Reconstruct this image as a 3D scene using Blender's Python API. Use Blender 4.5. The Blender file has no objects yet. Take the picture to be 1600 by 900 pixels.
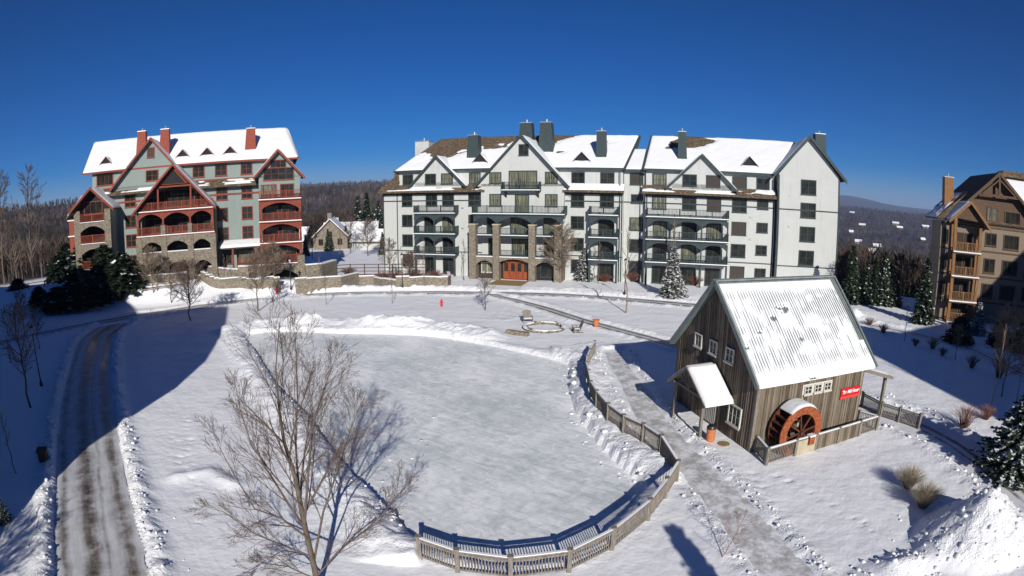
import bpy, math, random
import numpy as np
from mathutils import Vector, Matrix
R = math.radians
sc = bpy.context.scene
COL = sc.collection
# ---------------- camera (fisheye action camera on a drone), sky, sun, exposure ----------------
CAM_H = 13.5
cd = bpy.data.cameras.new('camera'); cam = bpy.data.objects.new('camera', cd); COL.objects.link(cam)
cam.location = (0, 0, CAM_H); cam.rotation_euler = (R(90 - 9.5), 0, 0)
cd.type = 'PANO'; cd.sensor_width = 36.0; cd.sensor_fit = 'HORIZONTAL'
FPX = 900.0
cd.panorama_type = 'FISHEYE_EQUISOLID'
cd.fisheye_lens = FPX * 36 / 1600; cd.fisheye_fov = R(180)
cd.clip_start = 0.1; cd.clip_end = 30000
sc.camera = cam
SUN_EL, SHADOW_AZ = 25.0, -7.5          # shadows fall towards azimuth -7.5 deg (from +Y, clockwise)
W = bpy.data.worlds.new('World'); sc.world = W; W.use_nodes = True
nt = W.node_tree; nt.nodes.clear()
sky = nt.nodes.new('ShaderNodeTexSky'); sky.sky_type = 'NISHITA'; sky.sun_disc = False
sky.sun_elevation = R(SUN_EL)
# direction to the sun, horizontally
sd = Vector((-math.sin(R(SHADOW_AZ)), -math.cos(R(SHADOW_AZ)), 0))
sky.sun_rotation = math.atan2(sd.x, sd.y)
sky.altitude = 3000; sky.air_density = 1.0; sky.dust_density = 0.5; sky.ozone_density = 8.0
bg = nt.nodes.new('ShaderNodeBackground'); bg.inputs[1].default_value = 0.054
wo = nt.nodes.new('ShaderNodeOutputWorld')
hs = nt.nodes.new('ShaderNodeHueSaturation'); hs.inputs['Saturation'].default_value = 1.36; hs.inputs['Hue'].default_value = .510
nt.links.new(sky.outputs[0], hs.inputs['Color']); nt.links.new(hs.outputs[0], bg.inputs[0]); nt.links.new(bg.outputs[0], wo.inputs[0])
sl = bpy.data.lights.new('sun', 'SUN'); sl.energy = 4.6; sl.angle = R(0.5); sl.color = (1, 0.95, 0.87)
so = bpy.data.objects.new('sun', sl); COL.objects.link(so)
tosun = Vector((sd.x * math.cos(R(SUN_EL)), sd.y * math.cos(R(SUN_EL)), math.sin(R(SUN_EL))))
so.rotation_euler = tosun.to_track_quat('Z', 'Y').to_euler(); so.location = (60, -200, 120)
vs = sc.view_settings; vs.view_transform = 'Standard'; vs.look = 'None'; vs.gamma = 1; vs.exposure = 0.20
sc.cycles.max_bounces = 5; sc.cycles.diffuse_bounces = 2; sc.cycles.glossy_bounces = 2; sc.cycles.transparent_max_bounces = 4
sc.cycles.volume_bounces = 0

# ---------------- helpers ----------------
def ray(px, py):
    """direction through a point of the 1600x900 photograph"""
    u = px - 800.; v = 450. - py; r = math.hypot(u, v) + 1e-12; th = 2 * math.asin(r / 2 / FPX)
    cx, cy, cz = u / r * math.sin(th), v / r * math.sin(th), math.cos(th)
    p = R(9.5)
    return Vector((cx, cz * math.cos(p) + cy * math.sin(p), -cz * math.sin(p) + cy * math.cos(p)))
def G(px, py, z=0.0):
    r = ray(px, py); t = (z - CAM_H) / r.z
    return Vector((r.x * t, r.y * t, z))
def top_z(base, px, py):
    r = ray(px, py); return CAM_H + r.z * math.hypot(base[0], base[1]) / math.hypot(r.x, r.y)
_rs = np.random.RandomState(7)
_T = _rs.rand(256, 256)
def vnoise(x, y):
    x = np.asarray(x, float); y = np.asarray(y, float)
    xi = np.floor(x).astype(int); yi = np.floor(y).astype(int); fx = x - xi; fy = y - yi
    fx = fx * fx * (3 - 2 * fx); fy = fy * fy * (3 - 2 * fy)
    a = _T[xi % 256, yi % 256]; b = _T[(xi + 1) % 256, yi % 256]; c = _T[xi % 256, (yi + 1) % 256]; d = _T[(xi + 1) % 256, (yi + 1) % 256]
    return (a * (1 - fx) + b * fx) * (1 - fy) + (c * (1 - fx) + d * fx) * fy
def fbm(x, y, o=4):
    s = 0; a = 1; t = 0; x = np.asarray(x, float); y = np.asarray(y, float)
    for i in range(o):
        s = s + a * vnoise(x * 2 ** i + 17.3 * i, y * 2 ** i + 9.1 * i); t += a; a *= .5
    return s / t
def sstep(a, b, x):
    t = np.clip((x - a) / (b - a), 0, 1); return t * t * (3 - 2 * t)
class MB:
    def __init__(s): s.v = []; s.f = []; s.m = []; s.r = []; s.rv = 0.0; s.mi = 0; s.uv = None
    def face(s, idx): s.f.append(tuple(idx)); s.m.append(s.mi); s.r.append(s.rv)
    def poly(s, pts):
        n = len(s.v); s.v += [tuple(p) for p in pts]; s.face(range(n, n + len(pts)))
    def box(s, x0, x1, y0, y1, z0, z1):
        n = len(s.v)
        s.v += [(x0, y0, z0), (x1, y0, z0), (x1, y1, z0), (x0, y1, z0), (x0, y0, z1), (x1, y0, z1), (x1, y1, z1), (x0, y1, z1)]
        for q in ((0, 3, 2, 1), (4, 5, 6, 7), (0, 1, 5, 4), (1, 2, 6, 5), (2, 3, 7, 6), (3, 0, 4, 7)): s.face([n + i for i in q])
        return s
    def prism(s, pts, off):
        """polygon pts (3d) extruded by vector off"""
        n = len(s.v); k = len(pts); off = Vector(off)
        s.v += [tuple(p) for p in pts] + [tuple(Vector(p) + off) for p in pts]
        s.face([n + i for i in range(k)]); s.face([n + k + i for i in reversed(range(k))])
        for i in range(k):
            j = (i + 1) % k; s.face([n + j, n + i, n + k + i, n + k + j])
        return s
    def xz(s, pts, y0, y1):
        return s.prism([(x, y0, z) for x, z in pts], (0, y1 - y0, 0))
    def ring_xz(s, outer, inner, y0, y1):
        """closed band between two same-length outlines in the xz plane"""
        n = len(s.v); k = len(outer)
        for y in (y0, y1):
            s.v += [(x, y, z) for x, z in outer] + [(x, y, z) for x, z in inner]
        for i in range(k):
            j = (i + 1) % k; a, b, c, d = i, j, k + j, k + i
            s.face([n + a, n + b, n + c, n + d]); s.face([n + 2 * k + t for t in (d, c, b, a)])
            s.face([n + b, n + a, n + 2 * k + a, n + 2 * k + b]); s.face([n + d, n + c, n + 2 * k + c, n + 2 * k + d])
        return s
    def tube(s, pts, rad, n=6, cap=True):
        pts = [Vector(p) for p in pts]; rings = []
        for i, p in enumerate(pts):
            t = (pts[min(i + 1, len(pts) - 1)] - pts[max(i - 1, 0)]); t = t.normalized() if t.length > 1e-9 else Vector((0, 0, 1))
            a = t.cross(Vector((0.31, 0.2, 0.93)) if abs(t.z) < .9 else Vector((1, 0, 0))).normalized(); b = t.cross(a)
            r = rad[i] if hasattr(rad, '__len__') else rad; k = len(s.v)
            for j in range(n):
                an = 2 * math.pi * j / n; s.v.append(tuple(p + a * (r * math.cos(an)) + b * (r * math.sin(an))))
            rings.append(k)
        for i in range(len(rings) - 1):
            for j in range(n):
                j2 = (j + 1) % n; s.face((rings[i] + j, rings[i] + j2, rings[i + 1] + j2, rings[i + 1] + j))
        if cap:
            s.face([rings[0] + j for j in reversed(range(n))]); s.face([rings[-1] + j for j in range(n)])
        return s
    def bar(s, a, b, w, h=None):
        """rectangular bar from a to b, width w sideways, h vertical"""
        h = h or w; a = Vector(a); b = Vector(b); t = (b - a).normalized()
        sx = t.cross(Vector((0, 0, 1))); sx = sx.normalized() if sx.length > 1e-6 else Vector((1, 0, 0)); up = sx.cross(t)
        o = [sx * (-w / 2) + up * (-h / 2), sx * (w / 2) + up * (-h / 2), sx * (w / 2) + up * (h / 2), sx * (-w / 2) + up * (h / 2)]
        s.prism([a + q for q in o], b - a); return s
    def build(s, name, mats, parent=None, smooth=False):
        me = bpy.data.meshes.new(name); me.from_pydata(s.v, [], s.f)
        if not isinstance(mats, (list, tuple)): mats = [mats]
        for m in mats: me.materials.append(m)
        if len(mats) > 1: me.polygons.foreach_set('material_index', s.m)
        if any(s.r):
            at = me.attributes.new('rnd', 'FLOAT', 'FACE'); at.data.foreach_set('value', s.r)
        if smooth: me.polygons.foreach_set('use_smooth', [True] * len(me.polygons))
        me.update(); return link(name, me, parent)
def link(name, me, parent=None):
    o = bpy.data.objects.new(name, me); COL.objects.link(o)
    if parent is not None: o.parent = parent
    return o
def tag(o, label=None, cat=None, group=None, kind=None):
    if label: o['label'] = label
    if cat: o['category'] = cat
    if group: o['group'] = group
    if kind: o['kind'] = kind
    return o
def thing(name, label, cat, loc=(0, 0, 0), rz=0, group=None):
    o = bpy.data.objects.new(name, None); COL.objects.link(o); o.location = loc; o.rotation_euler = (0, 0, rz)
    o.empty_display_size = .3
    return tag(o, label, cat, group)
def grid_mesh(name, X, Y, Z, mat, parent=None, smooth=True, attrs=None, uv=None):
    """X,Y,Z arrays (ny,nx)"""
    ny, nx = X.shape; me = bpy.data.meshes.new(name)
    V = np.stack([X, Y, Z], -1).reshape(-1, 3)
    i = np.arange(nx - 1)[None, :] + nx * np.arange(ny - 1)[:, None]
    Fq = np.stack([i, i + 1, i + 1 + nx, i + nx], -1).reshape(-1, 4)
    mesh_from(me, V, Fq)
    me.materials.append(mat)
    if smooth: me.polygons.foreach_set('use_smooth', np.ones(len(Fq), bool))
    for k, a in (attrs or {}).items():
        at = me.attributes.new(k, 'FLOAT', 'POINT'); at.data.foreach_set('value', np.asarray(a, np.float32).ravel())
    if uv is not None:
        l = me.uv_layers.new(name='UVMap'); U = np.stack([uv[0], uv[1]], -1).reshape(-1, 2)[Fq.ravel()]
        l.data.foreach_set('uv', U.ravel().astype(np.float32))
    me.update(); return link(name, me, parent)
def mesh_from(me, V, Fq):
    V = np.asarray(V, np.float32); Fq = np.asarray(Fq, np.int32); k = Fq.shape[1]
    me.vertices.add(len(V)); me.vertices.foreach_set('co', V.ravel())
    me.loops.add(Fq.size); me.loops.foreach_set('vertex_index', Fq.ravel())
    me.polygons.add(len(Fq)); me.polygons.foreach_set('loop_start', np.arange(0, Fq.size, k, dtype=np.int32))
    me.polygons.foreach_set('loop_total', np.full(len(Fq), k, np.int32)); me.update(calc_edges=True)

# ---------------- materials ----------------
def mat(name, col, rough=.7, spec=.3, metal=0):
    m = bpy.data.materials.new(name); m.use_nodes = True; b = m.node_tree.nodes['Principled BSDF']
    b.inputs['Base Color'].default_value = (*col, 1); b.inputs['Roughness'].default_value = rough
    b.inputs['Specular IOR Level'].default_value = spec; b.inputs['Metallic'].default_value = metal
    return m
def N(m, t, **kw):
    n = m.node_tree.nodes.new(t)
    for k, v in kw.items():
        if k in ('inp',):
            for a, b in v.items(): n.inputs[a].default_value = b
        else: setattr(n, k, v)
    return n
def L(m, a, b): m.node_tree.links.new(a, b)
def coords(m, scale=(1, 1, 1), kind='Object'):
    tc = N(m, 'ShaderNodeTexCoord'); mp = N(m, 'ShaderNodeMapping'); mp.inputs['Scale'].default_value = scale
    L(m, tc.outputs[kind], mp.inputs[0]); return mp.outputs[0]
def ramp(m, fac, stops):
    r = N(m, 'ShaderNodeValToRGB'); e = r.color_ramp.elements
    while len(e) < len(stops): e.new(.5)
    for i, (p, c) in enumerate(stops): e[i].position = p; e[i].color = (*c, 1) if len(c) == 3 else c
    L(m, fac, r.inputs[0]); return r.outputs[0]
def noise(m, vec, scale, detail=4, rough=.6):
    n = N(m, 'ShaderNodeTexNoise', inp={'Scale': scale, 'Detail': detail, 'Roughness': rough}); L(m, vec, n.inputs['Vector']); return n.outputs['Fac']
def bump(m, h, strength=.3, dist=.05, prev=None):
    b = N(m, 'ShaderNodeBump', inp={'Strength': strength, 'Distance': dist}); L(m, h, b.inputs['Height'])
    if prev is not None: L(m, prev, b.inputs['Normal'])
    return b.outputs[0]
def mixc(m, fac, a, b, mode='MIX'):
    x = N(m, 'ShaderNodeMix', data_type='RGBA', blend_type=mode)
    for v, i in ((fac, 0), (a, 6), (b, 7)):
        if isinstance(v, (int, float)): x.inputs[i].default_value = v
        elif isinstance(v, tuple): x.inputs[i].default_value = (*v, 1)
        else: L(m, v, x.inputs[i])
    return x.outputs[2]
def math_(m, op, a, b=None, c=None):
    x = N(m, 'ShaderNodeMath', operation=op)
    for i, v in enumerate((a, b, c)):
        if v is None: continue
        if isinstance(v, (int, float)): x.inputs[i].default_value = v
        else: L(m, v, x.inputs[i])
    return x.outputs[0]
def bsdf(m): return m.node_tree.nodes['Principled BSDF']
def noisy(name, stops, scale=3, rough=.8, bs=.3, bd=.02, sc3=(1, 1, 1), spec=.2, detail=5, rnd=0):
    m = mat(name, (.5, .5, .5), rough, spec); v = coords(m, sc3); f = noise(m, v, scale, detail)
    c = ramp(m, f, stops)
    if rnd:
        a = N(m, 'ShaderNodeAttribute', attribute_name='rnd'); k = math_(m, 'MULTIPLY_ADD', a.outputs['Fac'], rnd, 1 - rnd / 2)
        hv = N(m, 'ShaderNodeHueSaturation'); L(m, c, hv.inputs['Color']); L(m, k, hv.inputs['Value']); c = hv.outputs[0]
    L(m, c, bsdf(m).inputs['Base Color'])
    if bs: L(m, bump(m, f, bs, bd), bsdf(m).inputs['Normal'])
    return m
M = {}
# snow on the ground: soft wind shapes, footprints and clods as relief
m = mat('snow', (.80, .815, .85), .55, .25); v = coords(m, kind='Object')
n1 = noise(m, v, .35, 4); n2 = noise(m, v, 2.2, 6, .62); n3 = noise(m, v, 11, 3)
vo = N(m, 'ShaderNodeTexVoronoi', inp={'Scale': 1.7}); L(m, v, vo.inputs['Vector'])
ro = N(m, 'ShaderNodeAttribute', attribute_name='rough')
fo = N(m, 'ShaderNodeAttribute', attribute_name='forest')
st = math_(m, 'MULTIPLY_ADD', ro.outputs['Fac'], 1.0, -.03)
b1 = bump(m, n1, .35, .6); b2 = N(m, 'ShaderNodeBump', inp={'Distance': .22}); L(m, n2, b2.inputs['Height']); L(m, st, b2.inputs['Strength']); L(m, b1, b2.inputs['Normal'])
b3 = N(m, 'ShaderNodeBump', inp={'Distance': .05}); L(m, n3, b3.inputs['Height']); L(m, st, b3.inputs['Strength']); L(m, b2.outputs[0], b3.inputs['Normal'])
L(m, b3.outputs[0], bsdf(m).inputs['Normal'])
wood = ramp(m, noise(m, coords(m, (1, 1, 1)), .02, 8, .75), [(.3, (.030, .022, .018)), (.5, (.075, .055, .045)), (.62, (.10, .085, .075)), (.75, (.30, .29, .30))])
L(m, mixc(m, fo.outputs['Fac'], mixc(m, n2, (.79, .80, .83), (.84, .85, .87)), wood), bsdf(m).inputs['Base Color'])
M['ground'] = m
m = mat('packed snow', (.76, .77, .79), .55, .25); v = coords(m); L(m, bump(m, noise(m, v, 3, 5), .35, .06), bsdf(m).inputs['Normal']); M['snow'] = m
# rink ice
m = mat('rink ice', (.5, .55, .57), .32, .4); v = coords(m); vs_ = coords(m, (1, .28, 1))
def rot_noise(rot, sx, sy, sc_, det, ro_, dist=0.0):
    tcz = N(m, 'ShaderNodeTexCoord'); mpz = N(m, 'ShaderNodeMapping'); mpz.vector_type = 'POINT'; mp0 = N(m, 'ShaderNodeMapping'); mp0.inputs['Rotation'].default_value = (0, 0, rot); L(m, tcz.outputs['Object'], mp0.inputs[0])
    mpz.inputs['Scale'].default_value = (sx, sy, 1); L(m, mp0.outputs[0], mpz.inputs[0]); n = N(m, 'ShaderNodeTexNoise', inp={'Scale': sc_, 'Detail': det, 'Roughness': ro_, 'Distortion': dist}); L(m, mpz.outputs[0], n.inputs['Vector']); return n.outputs['Fac']
a = noise(m, v, .16, 4, .55); b = rot_noise(0, 1, 1, 1.1, 9, .78, 1.2); c = rot_noise(.65, .35, 1.9, 1.6, 8, .8); c2 = rot_noise(-.5, .3, 2.2, 2.2, 7, .8, .6)
f = math_(m, 'ADD', math_(m, 'ADD', math_(m, 'MULTIPLY', a, .22), math_(m, 'MULTIPLY', b, .34)), math_(m, 'ADD', math_(m, 'MULTIPLY', c, .30), math_(m, 'MULTIPLY', c2, .14)))
L(m, ramp(m, f, [(.445, (.56, .60, .605)), (.485, (.71, .735, .74)), (.515, (.80, .815, .82)), (.555, (.93, .935, .94))]), bsdf(m).inputs['Base Color'])
L(m, ramp(m, f, [(.42, (.30,) * 3), (.56, (.6,) * 3)]), bsdf(m).inputs['Roughness'])
L(m, bump(m, c, .18, .03), bsdf(m).inputs['Normal']); M['ice'] = m
# driven road: packed snow with wheel streaks worn to wet asphalt (uv: x across 0..1, y metres along)
def road_mat(name, lanes, amount, base=(.60, .60, .61)):
    m = mat(name, (.5, .5, .5), .45, .4); tc = N(m, 'ShaderNodeTexCoord'); sp = N(m, 'ShaderNodeSeparateXYZ'); L(m, tc.outputs['UV'], sp.inputs[0])
    mp = N(m, 'ShaderNodeMapping'); mp.inputs['Scale'].default_value = (9, .22, 1); L(m, tc.outputs['UV'], mp.inputs[0]); s1 = noise(m, mp.outputs[0], 1.3, 6, .7)
    mp2 = N(m, 'ShaderNodeMapping'); mp2.inputs['Scale'].default_value = (5, 1.0, 1); L(m, tc.outputs['UV'], mp2.inputs[0]); s2 = noise(m, mp2.outputs[0], 1.0, 6, .7)
    mp3 = N(m, 'ShaderNodeMapping'); mp3.inputs['Scale'].default_value = (2.2, .35, 1); L(m, tc.outputs['UV'], mp3.inputs[0]); s3 = noise(m, mp3.outputs[0], 1.0, 4, .6)
    ux = math_(m, 'ADD', sp.outputs[0], math_(m, 'MULTIPLY', math_(m, 'SUBTRACT', s3, .5), .16))
    tot = None
    for (c0, w, amp) in lanes:
        d = math_(m, 'DIVIDE', math_(m, 'ABSOLUTE', math_(m, 'SUBTRACT', ux, c0)), w)
        g_ = math_(m, 'MULTIPLY', math_(m, 'MAXIMUM', math_(m, 'SUBTRACT', 1.0, d), 0.0), amp)
        tot = g_ if tot is None else math_(m, 'MAXIMUM', tot, g_)
    mp4 = N(m, 'ShaderNodeMapping'); mp4.inputs['Scale'].default_value = (3.0, .8, 1); L(m, tc.outputs['UV'], mp4.inputs[0]); s4 = noise(m, mp4.outputs[0], 1.0, 7, .75); pt = math_(m, 'MULTIPLY', tot, math_(m, 'MULTIPLY_ADD', s4, 2.4, -.35))
    f = math_(m, 'ADD', math_(m, 'MULTIPLY', pt, .50), math_(m, 'ADD', math_(m, 'MULTIPLY', s1, .45), math_(m, 'MULTIPLY', s4, .35)))
    f = math_(m, 'ADD', f, amount)
    L(m, ramp(m, f, [(.36, base), (.52, tuple(x * .66 for x in base)), (.66, (.22, .19, .155)), (.86, (.060, .052, .045))]), bsdf(m).inputs['Base Color'])
    L(m, ramp(m, f, [(.4, (.6,) * 3), (.75, (.35,) * 3)]), bsdf(m).inputs['Roughness'])
    L(m, bump(m, s2, .3, .04), bsdf(m).inputs['Normal']); return m
M['drive'] = road_mat('driveway', [(.45, .15, .95), (.62, .05, .35), (.13, .08, .5), (.84, .12, .6)], .015)
M['road'] = road_mat('road', [(.25, .14, 1.1), (.75, .14, 1.0)], .08, (.66, .66, .68))
M['track'] = road_mat('track', [(.40, .09, 1.3), (.62, .06, .7)], -.04, (.72, .73, .76))
m = mat('trodden walkway', (.6, .6, .6), .5, .3); v = coords(m); nw = noise(m, v, 1.1, 8, .72); nv_ = noise(m, v, 5, 4)
L(m, ramp(m, math_(m, 'ADD', math_(m, 'MULTIPLY', nw, .75), math_(m, 'MULTIPLY', nv_, .25)), [(.42, (.40, .39, .38)), (.50, (.58, .58, .58)), (.58, (.80, .80, .82))]), bsdf(m).inputs['Base Color']); L(m, bump(m, nw, .6, .08), bsdf(m).inputs['Normal']); M['walk'] = m
def facade(name, col, period=.2, amt=.06):
    m = mat(name, col, .6, .25); v = coords(m); sp = N(m, 'ShaderNodeSeparateXYZ'); L(m, v, sp.inputs[0])
    w = math_(m, 'FRACT', math_(m, 'DIVIDE', sp.outputs[2], period))
    n = noise(m, v, .6, 5); v3 = coords(m, (1.6, 1.6, .18)); st_ = noise(m, v3, 1.0, 6, .7); c = mixc(m, n, tuple(x * .90 for x in col), tuple(min(1, x * 1.07) for x in col))
    c = mixc(m, ramp(m, st_, [(.52, (0, 0, 0)), (.74, (.45, .45, .45))]), c, tuple(x * .70 for x in col))
    L(m, c, bsdf(m).inputs['Base Color']); L(m, bump(m, w, .5, .02), bsdf(m).inputs['Normal']); return m
M['white_siding'] = facade('pale grey siding', (.50, .515, .50))
M['sage_siding'] = facade('grey green siding', (.225, .27, .255))
M['beige_siding'] = facade('beige siding', (.22, .175, .13))
def stone(name, c1, c2, c3, scale=2.2):
    m = mat(name, c1, .85, .2); v = coords(m, (1, 1, 1.5))
    vo = N(m, 'ShaderNodeTexVoronoi', inp={'Scale': scale}); L(m, v, vo.inputs['Vector'])
    ve = N(m, 'ShaderNodeTexVoronoi', feature='DISTANCE_TO_EDGE', inp={'Scale': scale}); L(m, v, ve.inputs['Vector'])
    sp = N(m, 'ShaderNodeSeparateColor'); L(m, vo.outputs['Color'], sp.inputs[0])
    c = ramp(m, sp.outputs[0], [(0, c1), (.5, c2), (1, c3)]); n = noise(m, v, 9, 5)
    c = mixc(m, .35, c, ramp(m, n, [(.3, (.1, .09, .07)), (.7, (.45, .42, .36))]))
    j = ramp(m, ve.outputs[0], [(.0, (0, 0, 0)), (.06, (1, 1, 1))])
    c = mixc(m, j, (.07, .065, .055), c); L(m, c, bsdf(m).inputs['Base Color'])
    L(m, bump(m, mixc(m, .5, j, n), .8, .05), bsdf(m).inputs['Normal']); return m
M['stone'] = stone('fieldstone', (.17, .13, .085), (.25, .20, .14), (.13, .115, .10))
M['wallstone'] = stone('retaining stone', (.19, .15, .10), (.28, .23, .165), (.15, .13, .11), 1.8)
M['teal'] = noisy('dark green trim', [(.3, (.030, .045, .048)), (.7, (.050, .072, .076))], 4, .55, .1)
M['redtrim'] = noisy('barn red trim', [(.3, (.16, .036, .022)), (.7, (.26, .062, .034))], 4, .6, .1)
M['redchim'] = noisy('red chimney siding', [(.3, (.20, .045, .028)), (.7, (.29, .068, .04))], 4, .6, .1)
M['brownroof'] = noisy('brown shingles', [(.3, (.045, .032, .020)), (.5, (.10, .072, .045)), (.72, (.24, .19, .14))], 2.6, .9, .5, .03, (1, 1, 3))
M['oaktrim'] = noisy('honey timber', [(.3, (.17, .085, .034)), (.7, (.29, .15, .060))], 5, .6, .2, .01, (1, 1, .3))
M['browntrim'] = noisy('brown timber', [(.3, (.07, .042, .026)), (.7, (.125, .075, .045))], 5, .6, .2, .01)
M['door'] = noisy('orange red door', [(.3, (.20, .045, .018)), (.7, (.33, .08, .03))], 3, .4, .1, .01, (1, 1, .3), .5)
m = mat('window glass', (.012, .015, .014), .12, .35); v = coords(m); nn = noise(m, v, .8, 3)
L(m, ramp(m, nn, [(.35, (.010, .012, .013)), (.65, (.030, .032, .026))]), bsdf(m).inputs['Base Color']); L(m, bump(m, noise(m, v, .5, 2), .05, .05), bsdf(m).inputs['Normal']); M['glass'] = m
m = mat('glass before curtains', (.15, .15, .11), .2, .4); v = coords(m, (9, 9, .3)); L(m, ramp(m, noise(m, v, 1.2, 4), [(.4, (.03, .033, .027)), (.62, (.24, .24, .17))]), bsdf(m).inputs['Base Color']); M['curtain'] = m
M['blind'] = mat('glass before blinds', (.06, .045, .035), .2, .4)
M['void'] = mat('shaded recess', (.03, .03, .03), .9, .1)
# weathered barn boards: colour per board plus vertical streaks
m = mat('weathered boards', (.2, .18, .15), .85, .15); v = coords(m, (7, 7, .55)); v2 = coords(m, (1, 1, 1))
s1 = noise(m, v, 2.0, 7, .7); s2 = noise(m, v2, .9, 5); a = N(m, 'ShaderNodeAttribute', attribute_name='rnd')
f = math_(m, 'ADD', math_(m, 'MULTIPLY', s1, .55), math_(m, 'ADD', math_(m, 'MULTIPLY', a.outputs['Fac'], .33), math_(m, 'MULTIPLY', s2, .22)))
L(m, ramp(m, f, [(.28, (.060, .044, .031)), (.48, (.125, .098, .071)), (.64, (.205, .168, .125)), (.8, (.30, .26, .21))]), bsdf(m).inputs['Base Color'])
L(m, bump(m, s1, .6, .015), bsdf(m).inputs['Normal']); M['barn'] = m
M['greywood'] = noisy('grey weathered timber', [(.3, (.13, .112, .092)), (.7, (.27, .24, .205))], 3, .85, .4, .01, (4, 4, .8))
M['rustwood'] = noisy('rusty red wheel wood', [(.3, (.12, .035, .017)), (.5, (.28, .075, .028)), (.72, (.38, .12, .05))], 5, .6, .3, .01)
M['darkrust'] = noisy('dark wheel wood', [(.3, (.045, .018, .012)), (.7, (.13, .045, .025))], 3.5, .7, .3, .01)  # darker red brown for hub, spokes, buckets and the back rim
M['roofmetal'] = noisy('green grey metal roof', [(.3, (.13, .16, .155)), (.7, (.22, .25, .24))], 2, .45, .1, .01, spec=.5)
M['whitepaint'] = mat('white window paint', (.56, .54, .48), .5)
M['signred'] = mat('sign red', (.50, .015, .02), .4); M['signlight'] = mat('sign bright red', (.72, .06, .05), .4); M['signwhite'] = mat('sign white', (.85, .84, .8), .4)
M['black'] = mat('black metal', (.018, .018, .02), .45, .5)
M['bark'] = noisy('grey brown bark', [(.3, (.075, .055, .042)), (.7, (.17, .135, .11))], 7, .9, .5, .01, (1, 1, .4))
M['twig'] = noisy('brown twigs', [(.3, (.12, .08, .06)), (.7, (.21, .15, .12))], 2, .85, 0)
M['goldbark'] = noisy('sunlit tan bark', [(.3, (.16, .12, .085)), (.7, (.27, .21, .16))], 7, .9, .4, .01)  # paler tan bark for the tan and birch variants
M['needle'] = noisy('spruce needles', [(.3, (.018, .034, .018)), (.7, (.05, .075, .038))], 3, .8, 0, rnd=.6)
M['needleice'] = noisy('frosted spruce needles', [(.3, (.09, .10, .085)), (.7, (.20, .20, .17))], 3, .8, 0, rnd=.5)
M['needledark'] = noisy('dark yew needles', [(.3, (.010, .018, .010)), (.7, (.028, .042, .022))], 3, .85, 0, rnd=.6)
M['drygrass'] = noisy('dry grass', [(.3, (.38, .31, .20)), (.7, (.60, .52, .38))], 4, .9, 0, rnd=.7)
M['redtwig'] = noisy('red twigs', [(.3, (.16, .07, .05)), (.7, (.28, .14, .10))], 4, .9, 0)
M['concrete'] = noisy('tan concrete', [(.3, (.34, .29, .20)), (.7, (.50, .44, .33))], 2, .85, .2)
M['mat'] = noisy('straw entrance mat', [(.3, (.22, .15, .07)), (.7, (.32, .23, .11))], 8, .95, .3)
M['hydrant'] = mat('hydrant red', (.55, .02, .03), .4, .5)
M['pot'] = noisy('orange clay', [(.3, (.42, .14, .05)), (.7, (.55, .20, .08))], 4, .7, .1)
M['metalgrey'] = mat('galvanised metal', (.45, .46, .47), .4, .5, .6)
M['lampglass'] = mat('frosted lamp glass', (.7, .68, .6), .3, .5)
# ---------------- terrain ----------------
def dseg(x, y, pts):
    """distance to a polyline, and the along-line side (negative on its left)"""
    best = np.full(x.shape, 1e9)
    for (x0, y0), (x1, y1) in zip(pts[:-1], pts[1:]):
        dx, dy = x1 - x0, y1 - y0; t = np.clip(((x - x0) * dx + (y - y0) * dy) / (dx * dx + dy * dy + 1e-9), 0, 1)
        best = np.minimum(best, np.hypot(x - x0 - t * dx, y - y0 - t * dy))
    return best
def inpoly(x, y, pts):
    ins = np.zeros(x.shape, bool); n = len(pts)
    for i in range(n):
        x0, y0 = pts[i]; x1, y1 = pts[(i + 1) % n]
        c = ((y0 > y) != (y1 > y)) & (x < (x1 - x0) * (y - y0) / (y1 - y0 + 1e-12) + x0); ins ^= c
    return ins
def smooth_line(pts, n=6, closed=False):
    P = [Vector(p) for p in pts]; out = []; k = len(P)
    rng = range(k if closed else k - 1)
    for i in rng:
        if closed: a, b, c, d = P[i - 1], P[i], P[(i + 1) % k], P[(i + 2) % k]
        else: a, b, c, d = P[max(i - 1, 0)], P[i], P[i + 1], P[min(i + 2, k - 1)]
        for j in range(n):
            t = j / n; out.append(.5 * ((2 * b) + (c - a) * t + (2 * a - 5 * b + 4 * c - d) * t * t + (3 * b - a - 3 * c + d) * t ** 3))
    if not closed: out.append(P[-1])
    return [(p.x, p.y) for p in out]
RINK = smooth_line([(-27.5, 52.6), (-23, 45.9), (-17.5, 37.7), (-12.9, 32), (-9, 26.1), (-6.1, 22.4), (-4, 19.6), (-2, 18.4), (0, 17.9), (2.3, 18.6), (4.3, 20.6), (5.8, 22.7), (6.3, 24.4), (5.4, 27.3), (4.5, 31.8), (4.1, 36.3), (4.5, 42), (4.6, 44.5), (2.7, 46.8), (-2.3, 50.7), (-7.4, 53.7), (-12.6, 54.6), (-17.8, 54.6), (-23.2, 54.8)], 5, True)
DRIVE_C = smooth_line([(-13.0, 8), (-15.9, 13.2), (-19.0, 16.8), (-22.5, 20.8), (-31, 30.2), (-36, 36.1), (-40.9, 42.2), (-45.5, 48.5), (-47.8, 55)], 5)
ROAD_C = smooth_line([(-60, 40), (-54, 51), (-48.8, 58.2), (-45, 62), (-40.6, 66.8), (-33, 72.6), (-25, 76), (-16.3, 77.4), (-8.7, 77.1), (-2, 76.6), (5.9, 75.3), (13.1, 72.8), (21.3, 68.6), (30, 64), (40, 60)], 5)
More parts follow.
